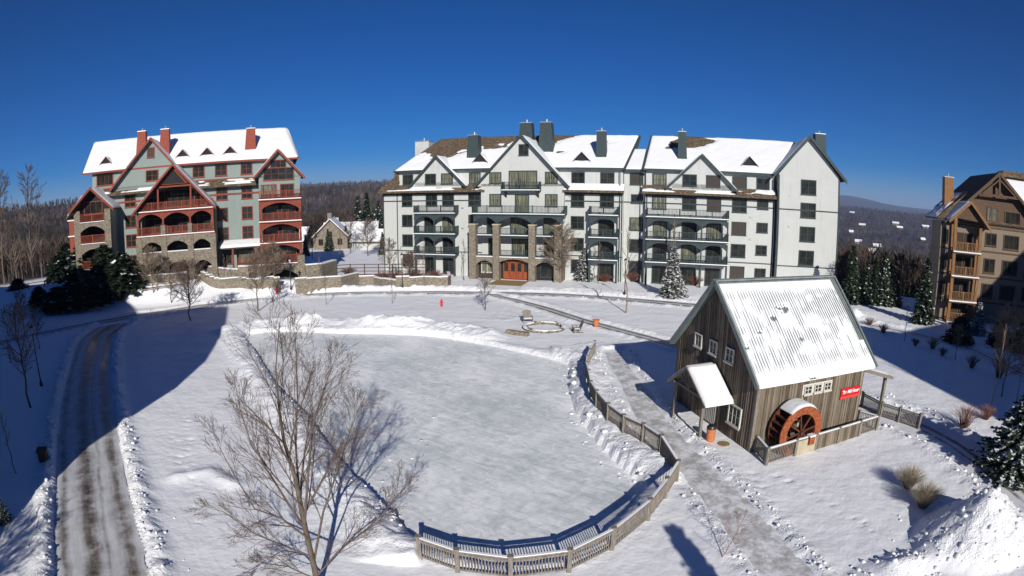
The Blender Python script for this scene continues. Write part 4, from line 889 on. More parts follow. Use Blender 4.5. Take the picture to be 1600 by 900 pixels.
boards('gable_wall', 0, MW, -.002, lambda x: -.4, lambda n: gz(n) - .02, 'y')
boards('rear_gable_wall', 0, MW, ML + .002, lambda x: -.4, lambda n: gz(n) - .02, 'y', 1)
mb = MB(); mb.box(-.07, .10, -.07, -.04, -.4, ME); mb.box(-.07, -.04, -.04, .1, -.4, ME); mb.build('corner_board', M['greywood'], B)
RE, RR = ME - .12, 8.72  # eave, ridge surface heights
e0, e1, xa, xb = -.38, MW + .38, -.35, ML + .75
def rz_m(n): return RE + (RR - RE) * (n - e0) / (MW / 2 - e0)
front = [(xa, e0, RE), (xb, e0, RE), (xb, MW / 2, RR), (xa, MW / 2, RR)]
mb = MB(); slab(mb, front, .14); slab(mb, [(xa, e1, RE), (xb, e1, RE), (xb, MW / 2, RR), (xa, MW / 2, RR)], .14)
mroof = mb.build('roof', M['roofmetal'], B)
nrm = (Vector(front[1]) - Vector(front[0])).cross(Vector(front[3]) - Vector(front[0])).normalized(); nrm = nrm if nrm.z > 0 else -nrm
mb = MB()
k = int((xb - xa) / .2)
for i in range(1, k):
    x = xa + (xb - xa) * i / k; a = Vector((x, e0, RE)) + nrm * .02; b = Vector((x, MW / 2, RR)) + nrm * .02
    mb.bar(a, b, .035 if i % 3 else .05, .05)
    mb.bar(Vector((x, e1, RE)) + Vector((0, -nrm.y, nrm.z)) * .02, Vector((x, MW / 2, RR)) + Vector((0, -nrm.y, nrm.z)) * .02, .035, .05)
mb.build('roof_rib', M['roofmetal'], B)
mb = MB(); mb.bar((xa, MW / 2, RR + .05), (xb, MW / 2, RR + .05), .42, .10)
for x in (xa, xb):
    for n0 in (e0, e1): mb.bar((x, n0, RE), (x, MW / 2, RR), .12, .30)
mb.build('ridge_cap', M['roofmetal'], B)
def mkmill(u, v, a, b):
    base = .55 + 0 * u; blot = fbm(a * .55 + 30, b * .9 + 4, 4)
    return base - .0 * np.exp(-((u - .27) / .07) ** 2 - ((v - .60) / .05) ** 2) - 1.0 * np.exp(-((u - .30) / .03) ** 2 - ((v - .60) / .03) ** 2) - 1.0 * np.exp(-((u - .45) / .02) ** 2 - ((v - .38) / .025) ** 2) - 1.1 * np.exp(-((u - .985) / .03) ** 2) * (v > .3) - (blot - .66) * (blot > .66) * 6 - .55 * (v > .965) * 4
def mill_snow():
    nu, nv = 420, 110; u, v = np.meshgrid(np.linspace(0, 1, nu), np.linspace(0, 1, nv)); p = [np.array(q) for q in ((xa + .12, e0 - .05, RE - .03), (xb - .12, e0 - .05, RE - .03), (xb - .12, MW / 2, RR), (xa + .12, MW / 2, RR))]
    Q = (p[0] * (1 - u)[..., None] + p[1] * u[..., None]) * (1 - v)[..., None] + (p[3] * (1 - u)[..., None] + p[2] * u[..., None]) * v[..., None]
    a = u * 9.6; b = v * 6.8; mk = mkmill(u, v, a, b)
    ph = ((a - .0) / .2) % 1.0; rib = np.exp(-((ph - .5) / (.10 + .10 * vnoise(a * .9, b * 1.3))) ** 2); row_ = fbm(a * .5 + 7, b * 1.1, 4) * .55 + fbm(np.round(a / .2) * 5.3, b * 1.0, 2) * .45; mid = sstep(.04, .26, v) * (1 - sstep(.80, .93, v))
    h = .070 - mid * (.010 + .020 * fbm(a * 3, b * 3, 3)) - mid * .15 * rib * sstep(.41, .60, row_)
    h = np.where(mk < 0, -.03, h * sstep(0, .12, mk)); e = np.minimum(np.minimum(u, 1 - u), np.minimum(v, 1 - v)); h = np.where(e < 1e-6, -.02, h)
    h = h * np.where(v < .012, fbm(a * 2, a * 0, 3) * 1.3, 1)
    Q = Q + np.array(nrm)[None, None] * h[..., None]; grid_mesh('snow_cover', Q[..., 0], Q[..., 1], Q[..., 2], M['snow'], mroof)
mill_snow()
snow_sheet('snow_cover', mroof, [(xb - .1, e1, RE), (xa + .1, e1, RE), (xa + .1, MW / 2, RR), (xb - .1, MW / 2, RR)], .12, full, 40, 30)
WP = M['whitepaint']
# gable windows (local x = 0 plane facing -x): build along y by a child frame rotated a quarter turn
def gwin(n0, n1, z0, z1, nx=2, nz=2, m=WP, name='window', glass=None):
    o = window(B, 0, n1 - n0, z0, z1, 0, m, nx, nz, fw=.09, name=name, glass=glass or M['glass'])
    o.rotation_euler = (0, 0, -math.pi / 2); o.location = (-.06, n1, 0); return o
for n0, n1 in ((6.0, 6.85), (4.25, 5.1), (2.45, 3.3)): gwin(n0, n1, 4.35, 5.2)
gwin(1.1, 2.4, .95, 2.15, 3, 2)
mb = MB(); mb.box(-.055, -.041, 3.75, 5.15, 0, 2.15); d = mb.build('door', M['browntrim'], B); mb = MB(); [mb.box(-.075, -.056, 3.8 + .19 * i, 3.9 + .19 * i, .15, 2.05) for i in range(7)]; mb.build('door_slat', WP, d)
# front windows: one white band of three
mb = MB(); mb.box(3.3, 5.75, -.075, -.06, 2.85, 3.5); o = mb.build('window_band', WP, B)
for i in range(3): window(B, 3.42 + i * .8, 4.0 + i * .8, 2.92, 3.42, -.076, WP, 2, 2, fw=.05, glass=M['glass'])
mb = MB(); mb.box(3.3, 3.42, -.075, -.06, 1.0, 2.84); mb.build('post_board', M['concrete'], B)
# entry porch on the gable side
each('porch_post', [(-1.78, -1.62, n - .08, n + .08, -.2, 2.34) for n in (2.75, 6.05)], M['greywood'], B)
mb = MB(); mb.bar((-1.7, 2.3, 2.42), (-1.7, 6.5, 2.42), .14, .16); [mb.bar((-1.9, n, 2.45), (0, n, 2.45), .12, .14) for n in (2.75, 6.05)]
mb.build('porch_beam', M['greywood'], B)
mb = MB(); pr = (4.4, 3.85)
for n, z in ((2.3, 2.5), (6.5, 2.5)): mb.bar((-1.75, n, z), (-1.75, pr[0], pr[1] - .1), .1, .16)
for an in (-.75, -.3, .1, .5, .9): mb.bar((-1.75, 4.4, 2.5), (-1.75, 4.4 + 1.35 * math.sin(an), 2.5 + 1.05 * math.cos(an)), .06, .07)
arch = [(-1.75, 4.4 + 1.5 * math.cos(t), 2.5 + .95 * math.sin(t)) for t in np.linspace(.15, math.pi - .15, 9)]
for a, b in zip(arch[:-1], arch[1:]): mb.bar(a, b, .07, .08)
mb.build('porch_truss', M['greywood'], B)
mb = MB(); slab(mb, [(-2.05, 2.0, 2.25), (-.05, 2.0, 2.25), (-.05, pr[0], pr[1]), (-2.05, pr[0], pr[1])], .09); slab(mb, [(-2.05, 6.8, 2.25), (-.05, 6.8, 2.25), (-.05, pr[0], pr[1]), (-2.05, pr[0], pr[1])], .09)
o = mb.build('porch_roof', M['greywood'], B)
snow_sheet('snow_cover', o, [(-2.0, 1.95, 2.22), (-.06, 1.95, 2.22), (-.06, pr[0], pr[1]), (-2.0, pr[0], pr[1])], .16, full, 24, 24); snow_sheet('snow_cover', o, [(-2.0, 6.8, 2.25), (-.06, 6.8, 2.25), (-.06, pr[0], pr[1]), (-2.0, pr[0], pr[1])], .14, full, 20, 20)
# lean-to at the far gable
mb = MB(); slab(mb, [(ML + .05, -.05, 3.75), (12.2, .1, 2.75), (12.2, 5.2, 2.75), (ML + .05, 5.2, 3.75)], .1); [mb.bar((ML + .1, n, 3.6), (12.1, n, 2.66), .1, .16) for n in (.05, 1.3, 2.6, 3.9, 5.1)]
mb.build('side_roof', M['greywood'], B)
snow_sheet('snow_cover', B, [(ML + .9, .2, 3.5), (12.15, .3, 2.77), (12.15, 5.2, 2.77), (ML + .9, 5.2, 3.5)], .12, full, 16, 16)
each('side_post', [(11.75, 11.95, n - .1, n + .1, -.3, 2.62) for n in (.55, 4.8)], M['greywood'], B)
# water wheel: two rims, spokes, buckets, hub


wx, wz, wr0, wr1 = 2.45, 1.28, 1.05, 1.56
def circ(r, n=40): return [(wx + r * math.cos(2 * math.pi * i / n), wz + r * math.sin(2 * math.pi * i / n)) for i in range(n)]
mb = MB(); mb.tube([(wx, -.15, wz), (wx, -1.55, wz)], .13, 12); wheel = mb.build('water_wheel', M['darkrust'], B)
for y in (-.28, -1.36):
    mb = MB(); mb.ring_xz(circ(wr1), circ(wr0 + .02), y, y - .07); mb.build('rim', M['rustwood'] if y < -1 else M['darkrust'], wheel)
    mb = MB()
    for i in range(8):
        a = i * math.pi / 4 + .2; mb.bar((wx + .1 * math.cos(a), y - .035, wz + .1 * math.sin(a)), (wx + (wr0 + .05) * math.cos(a), y - .035, wz + (wr0 + .05) * math.sin(a)), .05, .10)
    mb.build('spoke', M['darkrust'], wheel)
mb = MB()
for i in range(24):
    a = i * math.pi / 12; ca, sa = math.cos(a), math.sin(a); c2, s2 = math.cos(a + .16), math.sin(a + .16)
    mb.prism([(wx + (wr0 + .05) * ca, -.30, wz + (wr0 + .05) * sa), (wx + (wr1 - .03) * c2, -.30, wz + (wr1 - .03) * s2), (wx + (wr1 - .03) * c2 + .03 * sa, -.30, wz + (wr1 - .03) * s2 - .03 * ca), (wx + (wr0 + .05) * ca + .03 * sa, -.30, wz + (wr0 + .05) * sa - .03 * ca)], (0, -1.05, 0))
mb.ring_xz(circ(wr0 + .06), circ(wr0), -.29, -1.35); mb.build('bucket', M['darkrust'], wheel)
th, yy = np.meshgrid(np.linspace(math.radians(48), math.radians(128), 26), np.linspace(-.24, -1.46, 12))
hh = .10 * np.sin((th - math.radians(48)) / math.radians(80) * math.pi) ** .5 * (.8 + .5 * fbm(th * 6, yy * 4, 3)); hh = np.where((yy > -.25) | (yy < -1.45), -.02, hh)
grid_mesh('snow_cover', wx + (wr1 + hh) * np.cos(th), yy, wz + (wr1 + hh) * np.sin(th), M['snow'], wheel)
mb = MB(); mb.box(2.95, 3.35, -1.75, -1.45, .55, 1.02); o = mb.build('gate_box', M['rustwood'], B); s = MB(); s.box(2.93, 3.37, -1.77, -1.43, 1.023, 1.11); s.build('snow_cap', M['snow'], o)
# sign on the mill wall
ca, sa = math.cos(R(12.6)), math.sin(R(12.6)); mo = Vector((12.92, 26.5, 0))
def millpt(u, n, z): return (mo.x + u * ca - n * sa, mo.y + u * sa + n * ca, z)
sg = thing('mill_sign', 'red sign with white words The Mill House on the board wall', 'sign', millpt(6.66, -.075, 2.12), R(12.6))
mb = MB(); mb.box(0, 1.78, -.05, -.003, 0, .68); mb.build('sign_board', M['signred'], sg); mb = MB(); mb.box(0, 1.78, -.056, -.052, .02, .17); mb.build('lower_stripe', M['signlight'], sg)
def text(body, size, loc, parent, m, name='lettering', off=.0, sx=1):
    cu = bpy.data.curves.new(name, 'FONT'); cu.body = body; cu.size = size; cu.extrude = .004; cu.offset = off; cu.align_x = 'CENTER'; cu.align_y = 'CENTER'; cu.space_character = 1.06
    to = bpy.data.objects.new('tmp_text', cu); COL.objects.link(to); bpy.context.view_layer.update()
    me = bpy.data.meshes.new_from_object(to.evaluated_get(bpy.context.evaluated_depsgraph_get())); bpy.data.objects.remove(to); me.materials.clear(); me.materials.append(m)
    o = link(name, me, parent); o.rotation_euler = (math.pi / 2, 0, 0); o.location = loc; o.scale = (sx, 1, 1); return o
text('The Mill House', .30, (.92, -.06, .42), sg, M['signwhite'], off=.010, sx=.80)
# timber rail fence round the wheel pit, with a plank bay and a concrete bay
mf_ = thing('pit_fence', 'low grey picket fence with snowy rail around the water wheel', 'fence', millpt(0, 0, 0), R(12.6))
posts_ = [(.3, -.15), (-.1, -1.75), (2.1, -1.55), (3.7, -1.5), (5.7, -1.42), (7.7, -1.35), (9.5, -1.3), (9.0, .0)]
each('fence_post', [(x - .09, x + .09, y - .09, y + .09, -.4, 1.02) for x, y in posts_], M['greywood'], mf_)
def panel(a, b, kind):
    mb = MB(); A_ = Vector((*a, 0)); B_ = Vector((*b, 0)); d = (B_ - A_); Lg = d.length; d.normalize(); up = Vector((0, 0, 1)); A_ += d * .09; B_ -= d * .09; Lg -= .18
    mb.bar(A_ + up * .92, B_ + up * .92, .10, .07)
    if kind == 'picket':
        mb.bar(A_ + up * .12, B_ + up * .12, .06, .06); n = int(Lg / .12)
        for i in range(1, n): p = A_ + d * (Lg * i / n); mb.bar(p + up * .151, p + up * .884, .04)
    o = mb.build('fence_panel', M['greywood'], mf_)
    if kind == 'plank':
        q = MB(); n = int(Lg / .16)
        for i in range(n):
            p = A_ + d * (Lg * (i + .5) / n); q.rv = br.random(); q.bar(p + up * -.3, p + up * .88, .15, .03)
        q.build('plank', M['barn'], o)
    if kind == 'concrete':
        q = MB(); q.bar(A_ + up * .32, B_ + up * .32, .16, 1.1); q.build('concrete_slab', M['concrete'], o)
    s = MB(); s.bar(A_ + up * .985, B_ + up * .985, .11, .055); s.build('snow_cap', M['snow'], o)
for (a, b), k in zip(zip(posts_[:-1], posts_[1:]), ('picket', 'picket', 'concrete', 'plank', 'plank', 'picket', 'picket')): panel(a, b, k)
def picket_fence(name, label, line, hgt=1.05, m=None, zf=None, snowcap=True, group=None, below=0.0):
    m = m or M['greywood']; x0, y0 = line[0]; root = thing(name, label, 'fence', (x0, y0, 0), 0, group)
    zs_ = [(zf(x, y) if zf else tz(x, y)) for x, y in line]; up = Vector((0, 0, 1)); P = [Vector((x - x0, y - y0, z)) for (x, y), z in zip(line, zs_)]
    for i, p in enumerate(P):
        mb = MB(); mb.box(p.x - .085, p.x + .085, p.y - .085, p.y + .085, p.z - .5 - below, p.z + hgt + .08); mb.box(p.x - .11, p.x + .11, p.y - .11, p.y + .11, p.z + hgt + .083, p.z + hgt + .13); mb.build('post', m, root)
        if i == len(P) - 1: break
        q = P[i + 1]; d = (q - p); d.z = 0; Lg = d.length; d.normalize(); a = p + d * .09; b = q - d * .09
        mb = MB(); mb.bar(a + up * hgt, b + up * hgt, .14, .06); mb.bar(a + up * (hgt - .13), b + up * (hgt - .13), .05, .09); mb.bar(a + up * .14, b + up * .14, .05, .08)
        n = max(2, int(Lg / .125))
        for j in range(1, n): r0 = a.lerp(b, j / n); mb.bar(r0 + up * .181, r0 + up * (hgt - .176), .04)
        o = mb.build('panel', m, root)
        if snowcap: s = MB(); s.bar(a + up * (hgt + .055), b + up * (hgt + .055), .11, .045); s.build('snow_cap', M['snow'], o)
    return root
picket_fence('rink_fence', 'curved grey timber picket fence along the near end of the rink', FENCE, 1.0)
picket_fence('side_fence', 'short grey picket fence beyond the mill lean-to', [millpt(12.1, 2.6, 0)[:2], millpt(11.9, .4, 0)[:2], millpt(12.3, -1.0, 0)[:2], millpt(12.75, -2.6, 0)[:2]], .95, snowcap=False)
# bin, mat, misc by the porch
def lathe(name, prof, m, parent=None, loc=(0, 0, 0), n=20):
    mb = MB()
    for i, (r, z) in enumerate(prof):
        for j in range(n): a = 2 * math.pi * j / n; mb.v.append((r * math.cos(a), r * math.sin(a), z))
    for i in range(len(prof) - 1):
        for j in range(n): j2 = (j + 1) % n; mb.face((i * n + j, i * n + j2, (i + 1) * n + j2, (i + 1) * n + j))
    mb.face(list(reversed(range(n)))); mb.face([(len(prof) - 1) * n + j for j in range(n)])
    o = mb.build(name, m, parent, smooth=False); o.location = loc; return o
def place(p): return (p[0], p[1], tz(p[0], p[1]))
bp = millpt(-1.35, 2.1, 0); t = thing('litter_bin', 'orange brown round litter bin with black lid beside the mill porch', 'bin', place(bp))
lathe('bin_body', [(.24, 0), (.25, .05), (.27, .70), (.27, .78)], M['pot'], t); lathe('bin_lid', [(.285, .783), (.29, .84), (.24, .95), (.12, 1.02)], M['black'], t)
mp_ = millpt(-.8, 1.45, 0); o = lathe('door_mat', [(.34, 0), (.36, .03), (.33, .05)], M['mat'], None, place(mp_)); tag(o, 'round brown mat lying on the snow below the mill window', 'mat')
pp = G(931, 513); o = lathe('clay_pot', [(.22, 0), (.30, .35), (.34, .62), (.37, .64), (.37, .72), (.30, .72), (.28, .66)], M['pot'], None, place(pp)); tag(o, 'orange clay pot beside the path behind the fire ring', 'pot')
for q, lb in (((690, 479), 'red fire hydrant standing alone in the snow in front of the hotel'), ((432, 459), 'small red hydrant against the stone retaining wall')):
    p = GT(*q); t = thing('fire_hydrant', lb, 'hydrant', place(p), 0, 'red hydrants')
    lathe('barrel', [(.17, 0), (.17, .06), (.12, .09), (.12, .62), (.16, .65), (.16, .70)], M['hydrant'], t, n=14); lathe('bonnet', [(.15, .703), (.13, .80), (.05, .88), (.04, .94)], M['hydrant'], t, n=14)
    for s_ in (-1, 1): mb = MB(); mb.tube([(s_ * .24, 0, .5), (s_ * .125, 0, .5)], .06, 10); mb.build('outlet', M['hydrant'], t)
# fire ring, stone seat, two timber chairs
fc = G(850, 513); ring = thing('fire_ring', 'low round stone fire ring dusted with snow', 'fire ring', place(fc))
mb = MB(); n = 26
for i in range(n):
    a = 2 * math.pi * i / n; a2 = 2 * math.pi * (i + .86) / n; r1, r2 = 1.75 + br.uniform(-.06, .06), 2.15 + br.uniform(-.06, .06); z = .28 + br.uniform(-.05, .06)
    mb.prism([(r1 * math.cos(a), r1 * math.sin(a), -.2), (r2 * math.cos(a), r2 * math.sin(a), -.2), (r2 * math.cos(a2), r2 * math.sin(a2), -.2), (r1 * math.cos(a2), r1 * math.sin(a2), -.2)], (0, 0, z + .2))
mb.build('stone_ring', M['wallstone'], ring)
th, rr_ = np.meshgrid(np.linspace(0, 2 * math.pi, 60), np.linspace(1.74, 2.18, 8)); h = .30 + .10 * fbm(th * 2, rr_ * 5, 3) * (fbm(np.cos(th) * 1.6 + 3, np.sin(th) * 1.6, 3) > .42) - .02; h = np.where((rr_ < 1.76) | (rr_ > 2.16), .2, h)
grid_mesh('snow_cover', rr_ * np.cos(th), rr_ * np.sin(th), h, M['snow'], ring)
sp_ = G(808, 523); o = MB(); o.prism([(-1.15, -.2, -.1), (1.15, -.25, -.1), (1.2, .25, -.1), (-1.1, .3, -.1)], (0, 0, .5)); o = o.build('stone_bench', M['wallstone']); o.location = place(sp_); o.rotation_euler = (0, 0, R(-28)); tag(o, 'low stone slab bench at the rink side of the fire ring', 'bench')
def armchair(loc, rz, label):
    t = thing('garden_chair', label, 'chair', loc, rz, 'timber chairs by the fire ring')
    m = M['greywood']; mb = MB(); [mb.box(-.45 + .155 * i, -.31 + .155 * i, -.35, .30, .36, .39) for i in range(6)]; mb.build('seat', m, t)
    mb = MB(); [mb.prism([(-.45 + .155 * i, .28, .36), (-.31 + .155 * i, .28, .36), (-.31 + .155 * i, .62, 1.15 + .05 * (i in (2, 3))), (-.45 + .155 * i, .62, 1.15 + .05 * (i in (2, 3)))], (0, .03, .0)) for i in range(6)]; mb.build('backrest', m, t)
    for s in (-.53, .48):
        mb = MB(); mb.box(s, s + .05, -.38, -.28, 0, .58); mb.build('leg', m, t); mb = MB(); mb.bar((s + .025, -.33, .30), (s + .025, .60, .02), .05, .12); mb.build('leg', m, t); mb = MB(); mb.box(s - .04, s + .09, -.42, .42, .583, .62); mb.build('armrest', m, t)
    s = MB(); s.box(-.4, .4, -.3, .22, .393, .46); s.build('snow_cushion', M['snow'], t)
armchair(place(G(824, 503)), R(10), 'snow dusted timber armchair behind the fire ring, farther from the clay pot')
armchair(place(G(901, 519)), R(-85), 'slatted timber armchair beside the fire ring, nearer the clay pot')
bx = G(70, 722); t = thing('utility_box', 'small dark utility box on the snow beside the driveway', 'box', place(bx), R(30)); mb = MB(); mb.box(-.3, .3, -.25, .25, -.1, .62); mb.build('cabinet', M['browntrim'], t); mb = MB(); mb.prism([(-.36, -.3, .623), (.36, -.3, .623), (.36, .3, .72), (-.36, .3, .72)], (0, 0, .05)); mb.build('lid', M['browntrim'], t)
# street lamps
def lamp(p, h, label, m=M['black']):
    t = thing('street_lamp', label, 'street lamp', place(p), 0, 'lantern posts')
    mb = MB(); mb.tube([(0, 0, -.1), (0, 0, .5), (0, 0, .55), (0, 0, h - .55)], [.11, .10, .06, .045], 10); mb.build('pole', m, t)
    lathe('base', [(.17, -.05), (.17, .2), (.12, .35)], m, t, n=12)
    lathe('lantern', [(.09, h - .547), (.17, h - .15), (.17, h - .13)], M['lampglass'], t, n=6); lathe('hood', [(.24, h - .127), (.20, h - .06), (.06, h + .10), (.02, h + .2)], m, t, n=6)
    mb = MB(); [mb.bar((.12 * math.cos(a), .12 * math.sin(a), h - .55), (.19 * math.cos(a), .19 * math.sin(a), h - .13), .02) for a in (0, 1.57, 3.14, 4.71)]; mb.build('cage', m, t)
for q, tp, lb in (((65, 603), (48, 510), 'black lantern post in the building shadow left of the driveway'), ((845, 437), (845, 401), 'black lantern post right of the hotel entrance doors'), ((976, 460), (976, 405), 'lantern post in front of the hotel recess, right of the round snowy spruce'), ((629, 448), (629, 397), 'lantern post behind the stone wall at the hotel left corner'), ((455, 454), (452, 404), 'lantern post at the gap in the curved stone walls')):
    p = GT(*q); lamp(p, max(3.2, top_z(p, *tp) - tz(p[0], p[1])), lb)
# ---- stone retaining walls in front of the lodge and hotel ----
def stone_wall(label, pts, h, th=.45, name='stone_wall', z0=None, caps=True):
    pts = [Vector((p[0], p[1], 0)) for p in pts]; o0 = pts[0].copy(); root = thing(name, label, 'wall', (o0.x, o0.y, 0), 0, 'stone retaining walls'); mb = MB(); s = MB()
    L_, R_ = [], []
    for i, p in enumerate(pts):
        d = (pts[min(i + 1, len(pts) - 1)] - pts[max(i - 1, 0)]).normalized(); nn = Vector((-d.y, d.x, 0)); L_.append(p - o0 + nn * th / 2); R_.append(p - o0 - nn * th / 2)
    hs = h if hasattr(h, '__len__') else [h] * len(pts)
    for A_, z1, off, bb, nudge in ((mb, 0, -.6, None, 0), (s, 1, 0, None, .03)):
        for i in range(len(pts) - 1):
            a, b, c, d = L_[i], L_[i + 1], R_[i + 1], R_[i]
            base = tz(pts[i].x, pts[i].y)
            if z1: za, zb = hs[i] + base + .004, hs[i + 1] + base + .004; lo = [(a.x, a.y, za), (b.x, b.y, zb), (c.x, c.y, zb), (d.x, d.y, za)]; A_.prism(lo, (0, 0, .14))
            else:
                n = len(A_.v); A_.v += [(q.x, q.y, -.6) for q in (a, b, c, d)] + [(a.x, a.y, hs[i] + base), (b.x, b.y, hs[i + 1] + base), (c.x, c.y, hs[i + 1] + base), (d.x, d.y, hs[i] + base)]
                for f in ((0, 3, 2, 1), (4, 5, 6, 7), (0, 1, 5, 4), (1, 2, 6, 5), (2, 3, 7, 6), (3, 0, 4, 7)): A_.face([n + k for k in f])
    mb.build('masonry', M['wallstone'], root)
    if caps: s.build('snow_cap', M['snow'], root)
    return root
def gl(*q): return [GT(a, b) for a, b in q]
stone_wall('curved lower stone wall left of the lantern post gap', smooth_line([p.xy.to_tuple() for p in gl((316, 438), (330, 446), (352, 449), (378, 448), (405, 449), (438, 449))], 3), 1.25)
stone_wall('upper curved stone wall above the lower curved wall, below the lodge', smooth_line([p.xy.to_tuple() for p in gl((318, 428), (335, 433), (356, 436), (376, 437))], 3), [1.5] * 9 + [1.6])
stone_wall('long stone wall with pale panels right of the lantern post gap', [p.xy.to_tuple() for p in gl((462, 455), (480, 451), (505, 449), (532, 448), (560, 447), (585, 446))], 1.45)
stone_wall('stone wall with rounded end before the hotel left corner', smooth_line([p.xy.to_tuple() for p in gl((586, 446), (620, 446), (660, 446), (698, 446), (702, 443), (700, 438))], 2), 1.25)
stone_wall('tall stone terrace wall between lodge and hotel', [p.xy.to_tuple() for p in gl((478, 442), (500, 441), (524, 440))], 2.6, .8)
stone_wall('stone wall stub under the lodge timber tower', [p.xy.to_tuple() for p in gl((375, 440), (383, 440), (390, 441))], 2.2, .8)
stone_wall('low stone wall at the left of the lodge entrance', [p.xy.to_tuple() for p in gl((226, 443), (250, 441), (270, 440), (292, 437))], 1.1)
# dark timber pergola fence between them
def railfence(label, pts, h, m, rails=3, name='rail_fence', post_w=.16):
    pts = [Vector((p[0], p[1], 0)) for p in pts]; o0 = pts[0].copy(); root = thing(name, label, 'fence', (o0.x, o0.y, 0), 0)
    for i, p in enumerate(pts):
        z = tz(p.x, p.y); q = p - o0; mb = MB(); mb.box(q.x - post_w / 2, q.x + post_w / 2, q.y - post_w / 2, q.y + post_w / 2, z - .4, z + h + .1); mb.build('post', m, root)
        if i + 1 < len(pts):
            z2 = tz(pts[i + 1].x, pts[i + 1].y); r = pts[i + 1] - o0; mb = MB()
            for k in range(rails): mb.bar(q + Vector((0, 0, z + h * (k + 1) / rails)), r + Vector((0, 0, z2 + h * (k + 1) / rails)), .05, .12)
            mb.build('rail', m, root)
    return root
railfence('dark timber rail fence on the terrace between lodge and hotel', [p.xy.to_tuple() for p in gl((527, 436), (548, 434), (570, 434), (592, 434), (614, 434), (640, 434), (665, 434))], 2.2, M['browntrim'], 4)
railfence('dark rail fence in shade below the lodge at far left', [p.xy.to_tuple() for p in gl((20, 455), (45, 452), (70, 448), (95, 444), (118, 440))], 1.1, M['browntrim'], 2)
railfence('tan post and rail fence below the lodge stone tower', [p.xy.to_tuple() for p in gl((222, 458), (246, 454), (268, 452), (292, 448))], .9, M['greywood'], 2)
# ================= trees =================
class TB:
    """fast tube gatherer"""
    def __init__(s): s.v = []; s.f = []
    def tube(s, pts, r0, r1, n=4):
        k = len(pts); base = len(s.v)
        for i, p in enumerate(pts):
            q = pts[min(i + 1, k - 1)] - pts[max(i - 1, 0)]; q.normalize(); a = q.cross(Vector((.3, .9, .1))); a.normalize(); b = q.cross(a); r = r0 + (r1 - r0) * i / (k - 1)
            for j in range(n):
                c = 6.2832 * j / n; s.v.append(p + a * (r * math.cos(c)) + b * (r * math.sin(c)))
        for i in range(k - 1):
            for j in range(n): j2 = (j + 1) % n; o = base + i * n; s.f.append((o + j, o + j2, o + n + j2, o + n + j))
    def mesh(s, name, m):
        me = bpy.data.meshes.new(name); mesh_from(me, np.array([tuple(v) for v in s.v]), np.array(s.f)); me.materials.append(m); me.polygons.foreach_set('use_smooth', np.ones(len(s.f), bool)); return me
def branch(rg, T_, C_, p, d, Lg, r, lvl, cfg):
    k = 5 if lvl < 2 else 4; pts = [p.copy()]; q = p.copy(); dd = d.copy()
    for i in range(k - 1):
        dd = (dd + Vector((rg.gauss(0, 1), rg.gauss(0, 1), rg.gauss(0, .7))) * cfg['wob'] + Vector((0, 0, cfg['up']))).normalized(); q = q + dd * (Lg / (k - 1)); pts.append(q.copy())
    (T_ if lvl < cfg.get('tl', 2) else C_).tube(pts, r, max(r * .42, cfg['rmin'] * .8), 5 if lvl < 2 else 3)
    if lvl >= cfg['lv']: return
    n = cfg['n'][min(lvl, len(cfg['n']) - 1)]
    for j in range(n):
        t = cfg.get('t0', .22) + (1 - cfg.get('t0', .22)) * (j + rg.random() * .8) / n; t = min(t, .97); x = t * (k - 1); i = int(x); b = pts[i].lerp(pts[min(i + 1, k - 1)], x - i)
        ax = (pts[min(i + 1, k - 1)] - pts[i]).normalized(); az = rg.random() * 6.283 if lvl else j * 2.4 + rg.random(); u = ax.cross(Vector((0, 0, 1))); u = u.normalized() if u.length > .05 else Vector((1, 0, 0)); w = ax.cross(u)
        side = u * math.cos(az) + w * math.sin(az); an = R(rg.uniform(*cfg['ang'])); nd = (ax * math.cos(an) + side * math.sin(an)).normalized()
        branch(rg, T_, C_, b, nd, Lg * rg.uniform(*cfg['len']) * (1 - .35 * t), max(r * (1 - .5 * t) * .55, cfg['rmin']), lvl + 1, cfg)
def bare_meshes(seed, h, cfg, bark, twig, leaders=None):
    rg = random.Random(seed); T_, C_ = TB(), TB()
    if leaders is None:
        pts = [Vector((rg.gauss(0, .012) * h * (i > 0), rg.gauss(0, .012) * h * (i > 0), h * i / 7 - (.2 if i == 0 else 0))) for i in range(8)]; leaders = [(pts, h * cfg.get('tr', .014), cfg['cl'])]
    for pts, r0, cl in leaders:
        T_.tube(pts, r0, cfg['rmin'] * 1.4, 7); k = len(pts); n = int(cfg['nb'] * (1 if len(leaders) == 1 else .6)); tot = sum((b - a).length for a, b in zip(pts[:-1], pts[1:]))
        for j in range(n):
            t = cl + (1 - cl) * ((j + rg.random()) / n); x = min(t, .985) * (k - 1); i = int(x); b = pts[i].lerp(pts[i + 1], x - i); ax = (pts[i + 1] - pts[i]).normalized(); az = j * 2.4 + rg.random() * .9
            u = ax.cross(Vector((0, 1, .2))).normalized(); w = ax.cross(u); an = R(rg.uniform(*cfg['ang1'])); nd = (ax * math.cos(an) + (u * math.cos(az) + w * math.sin(az)) * math.sin(an)).normalized()
            env = math.sin(math.pi * min(1, max(.12, ((t - cl) / (1 - cl)) * .80 + .22))) ** .7 if len(leaders) == 1 else (1 - .6 * (t - cl) / (1 - cl))
            branch(rg, T_, C_, b, nd, tot * cfg['bl'] * env * rg.uniform(.75, 1.15), max(r0 * (1 - t) * .55, cfg['rmin'] * 1.6), 1, cfg)
    return T_.mesh('trunk', bark), C_.mesh('crown', twig)
def tree_obj(name, label, cat, loc, meshes, parts, scale=1, rz=0, group=None):
    t = thing(name, label, cat, loc, rz, group); t.scale = (scale,) * 3
    for me, p in zip(meshes, parts): link(p, me, t)
    return t
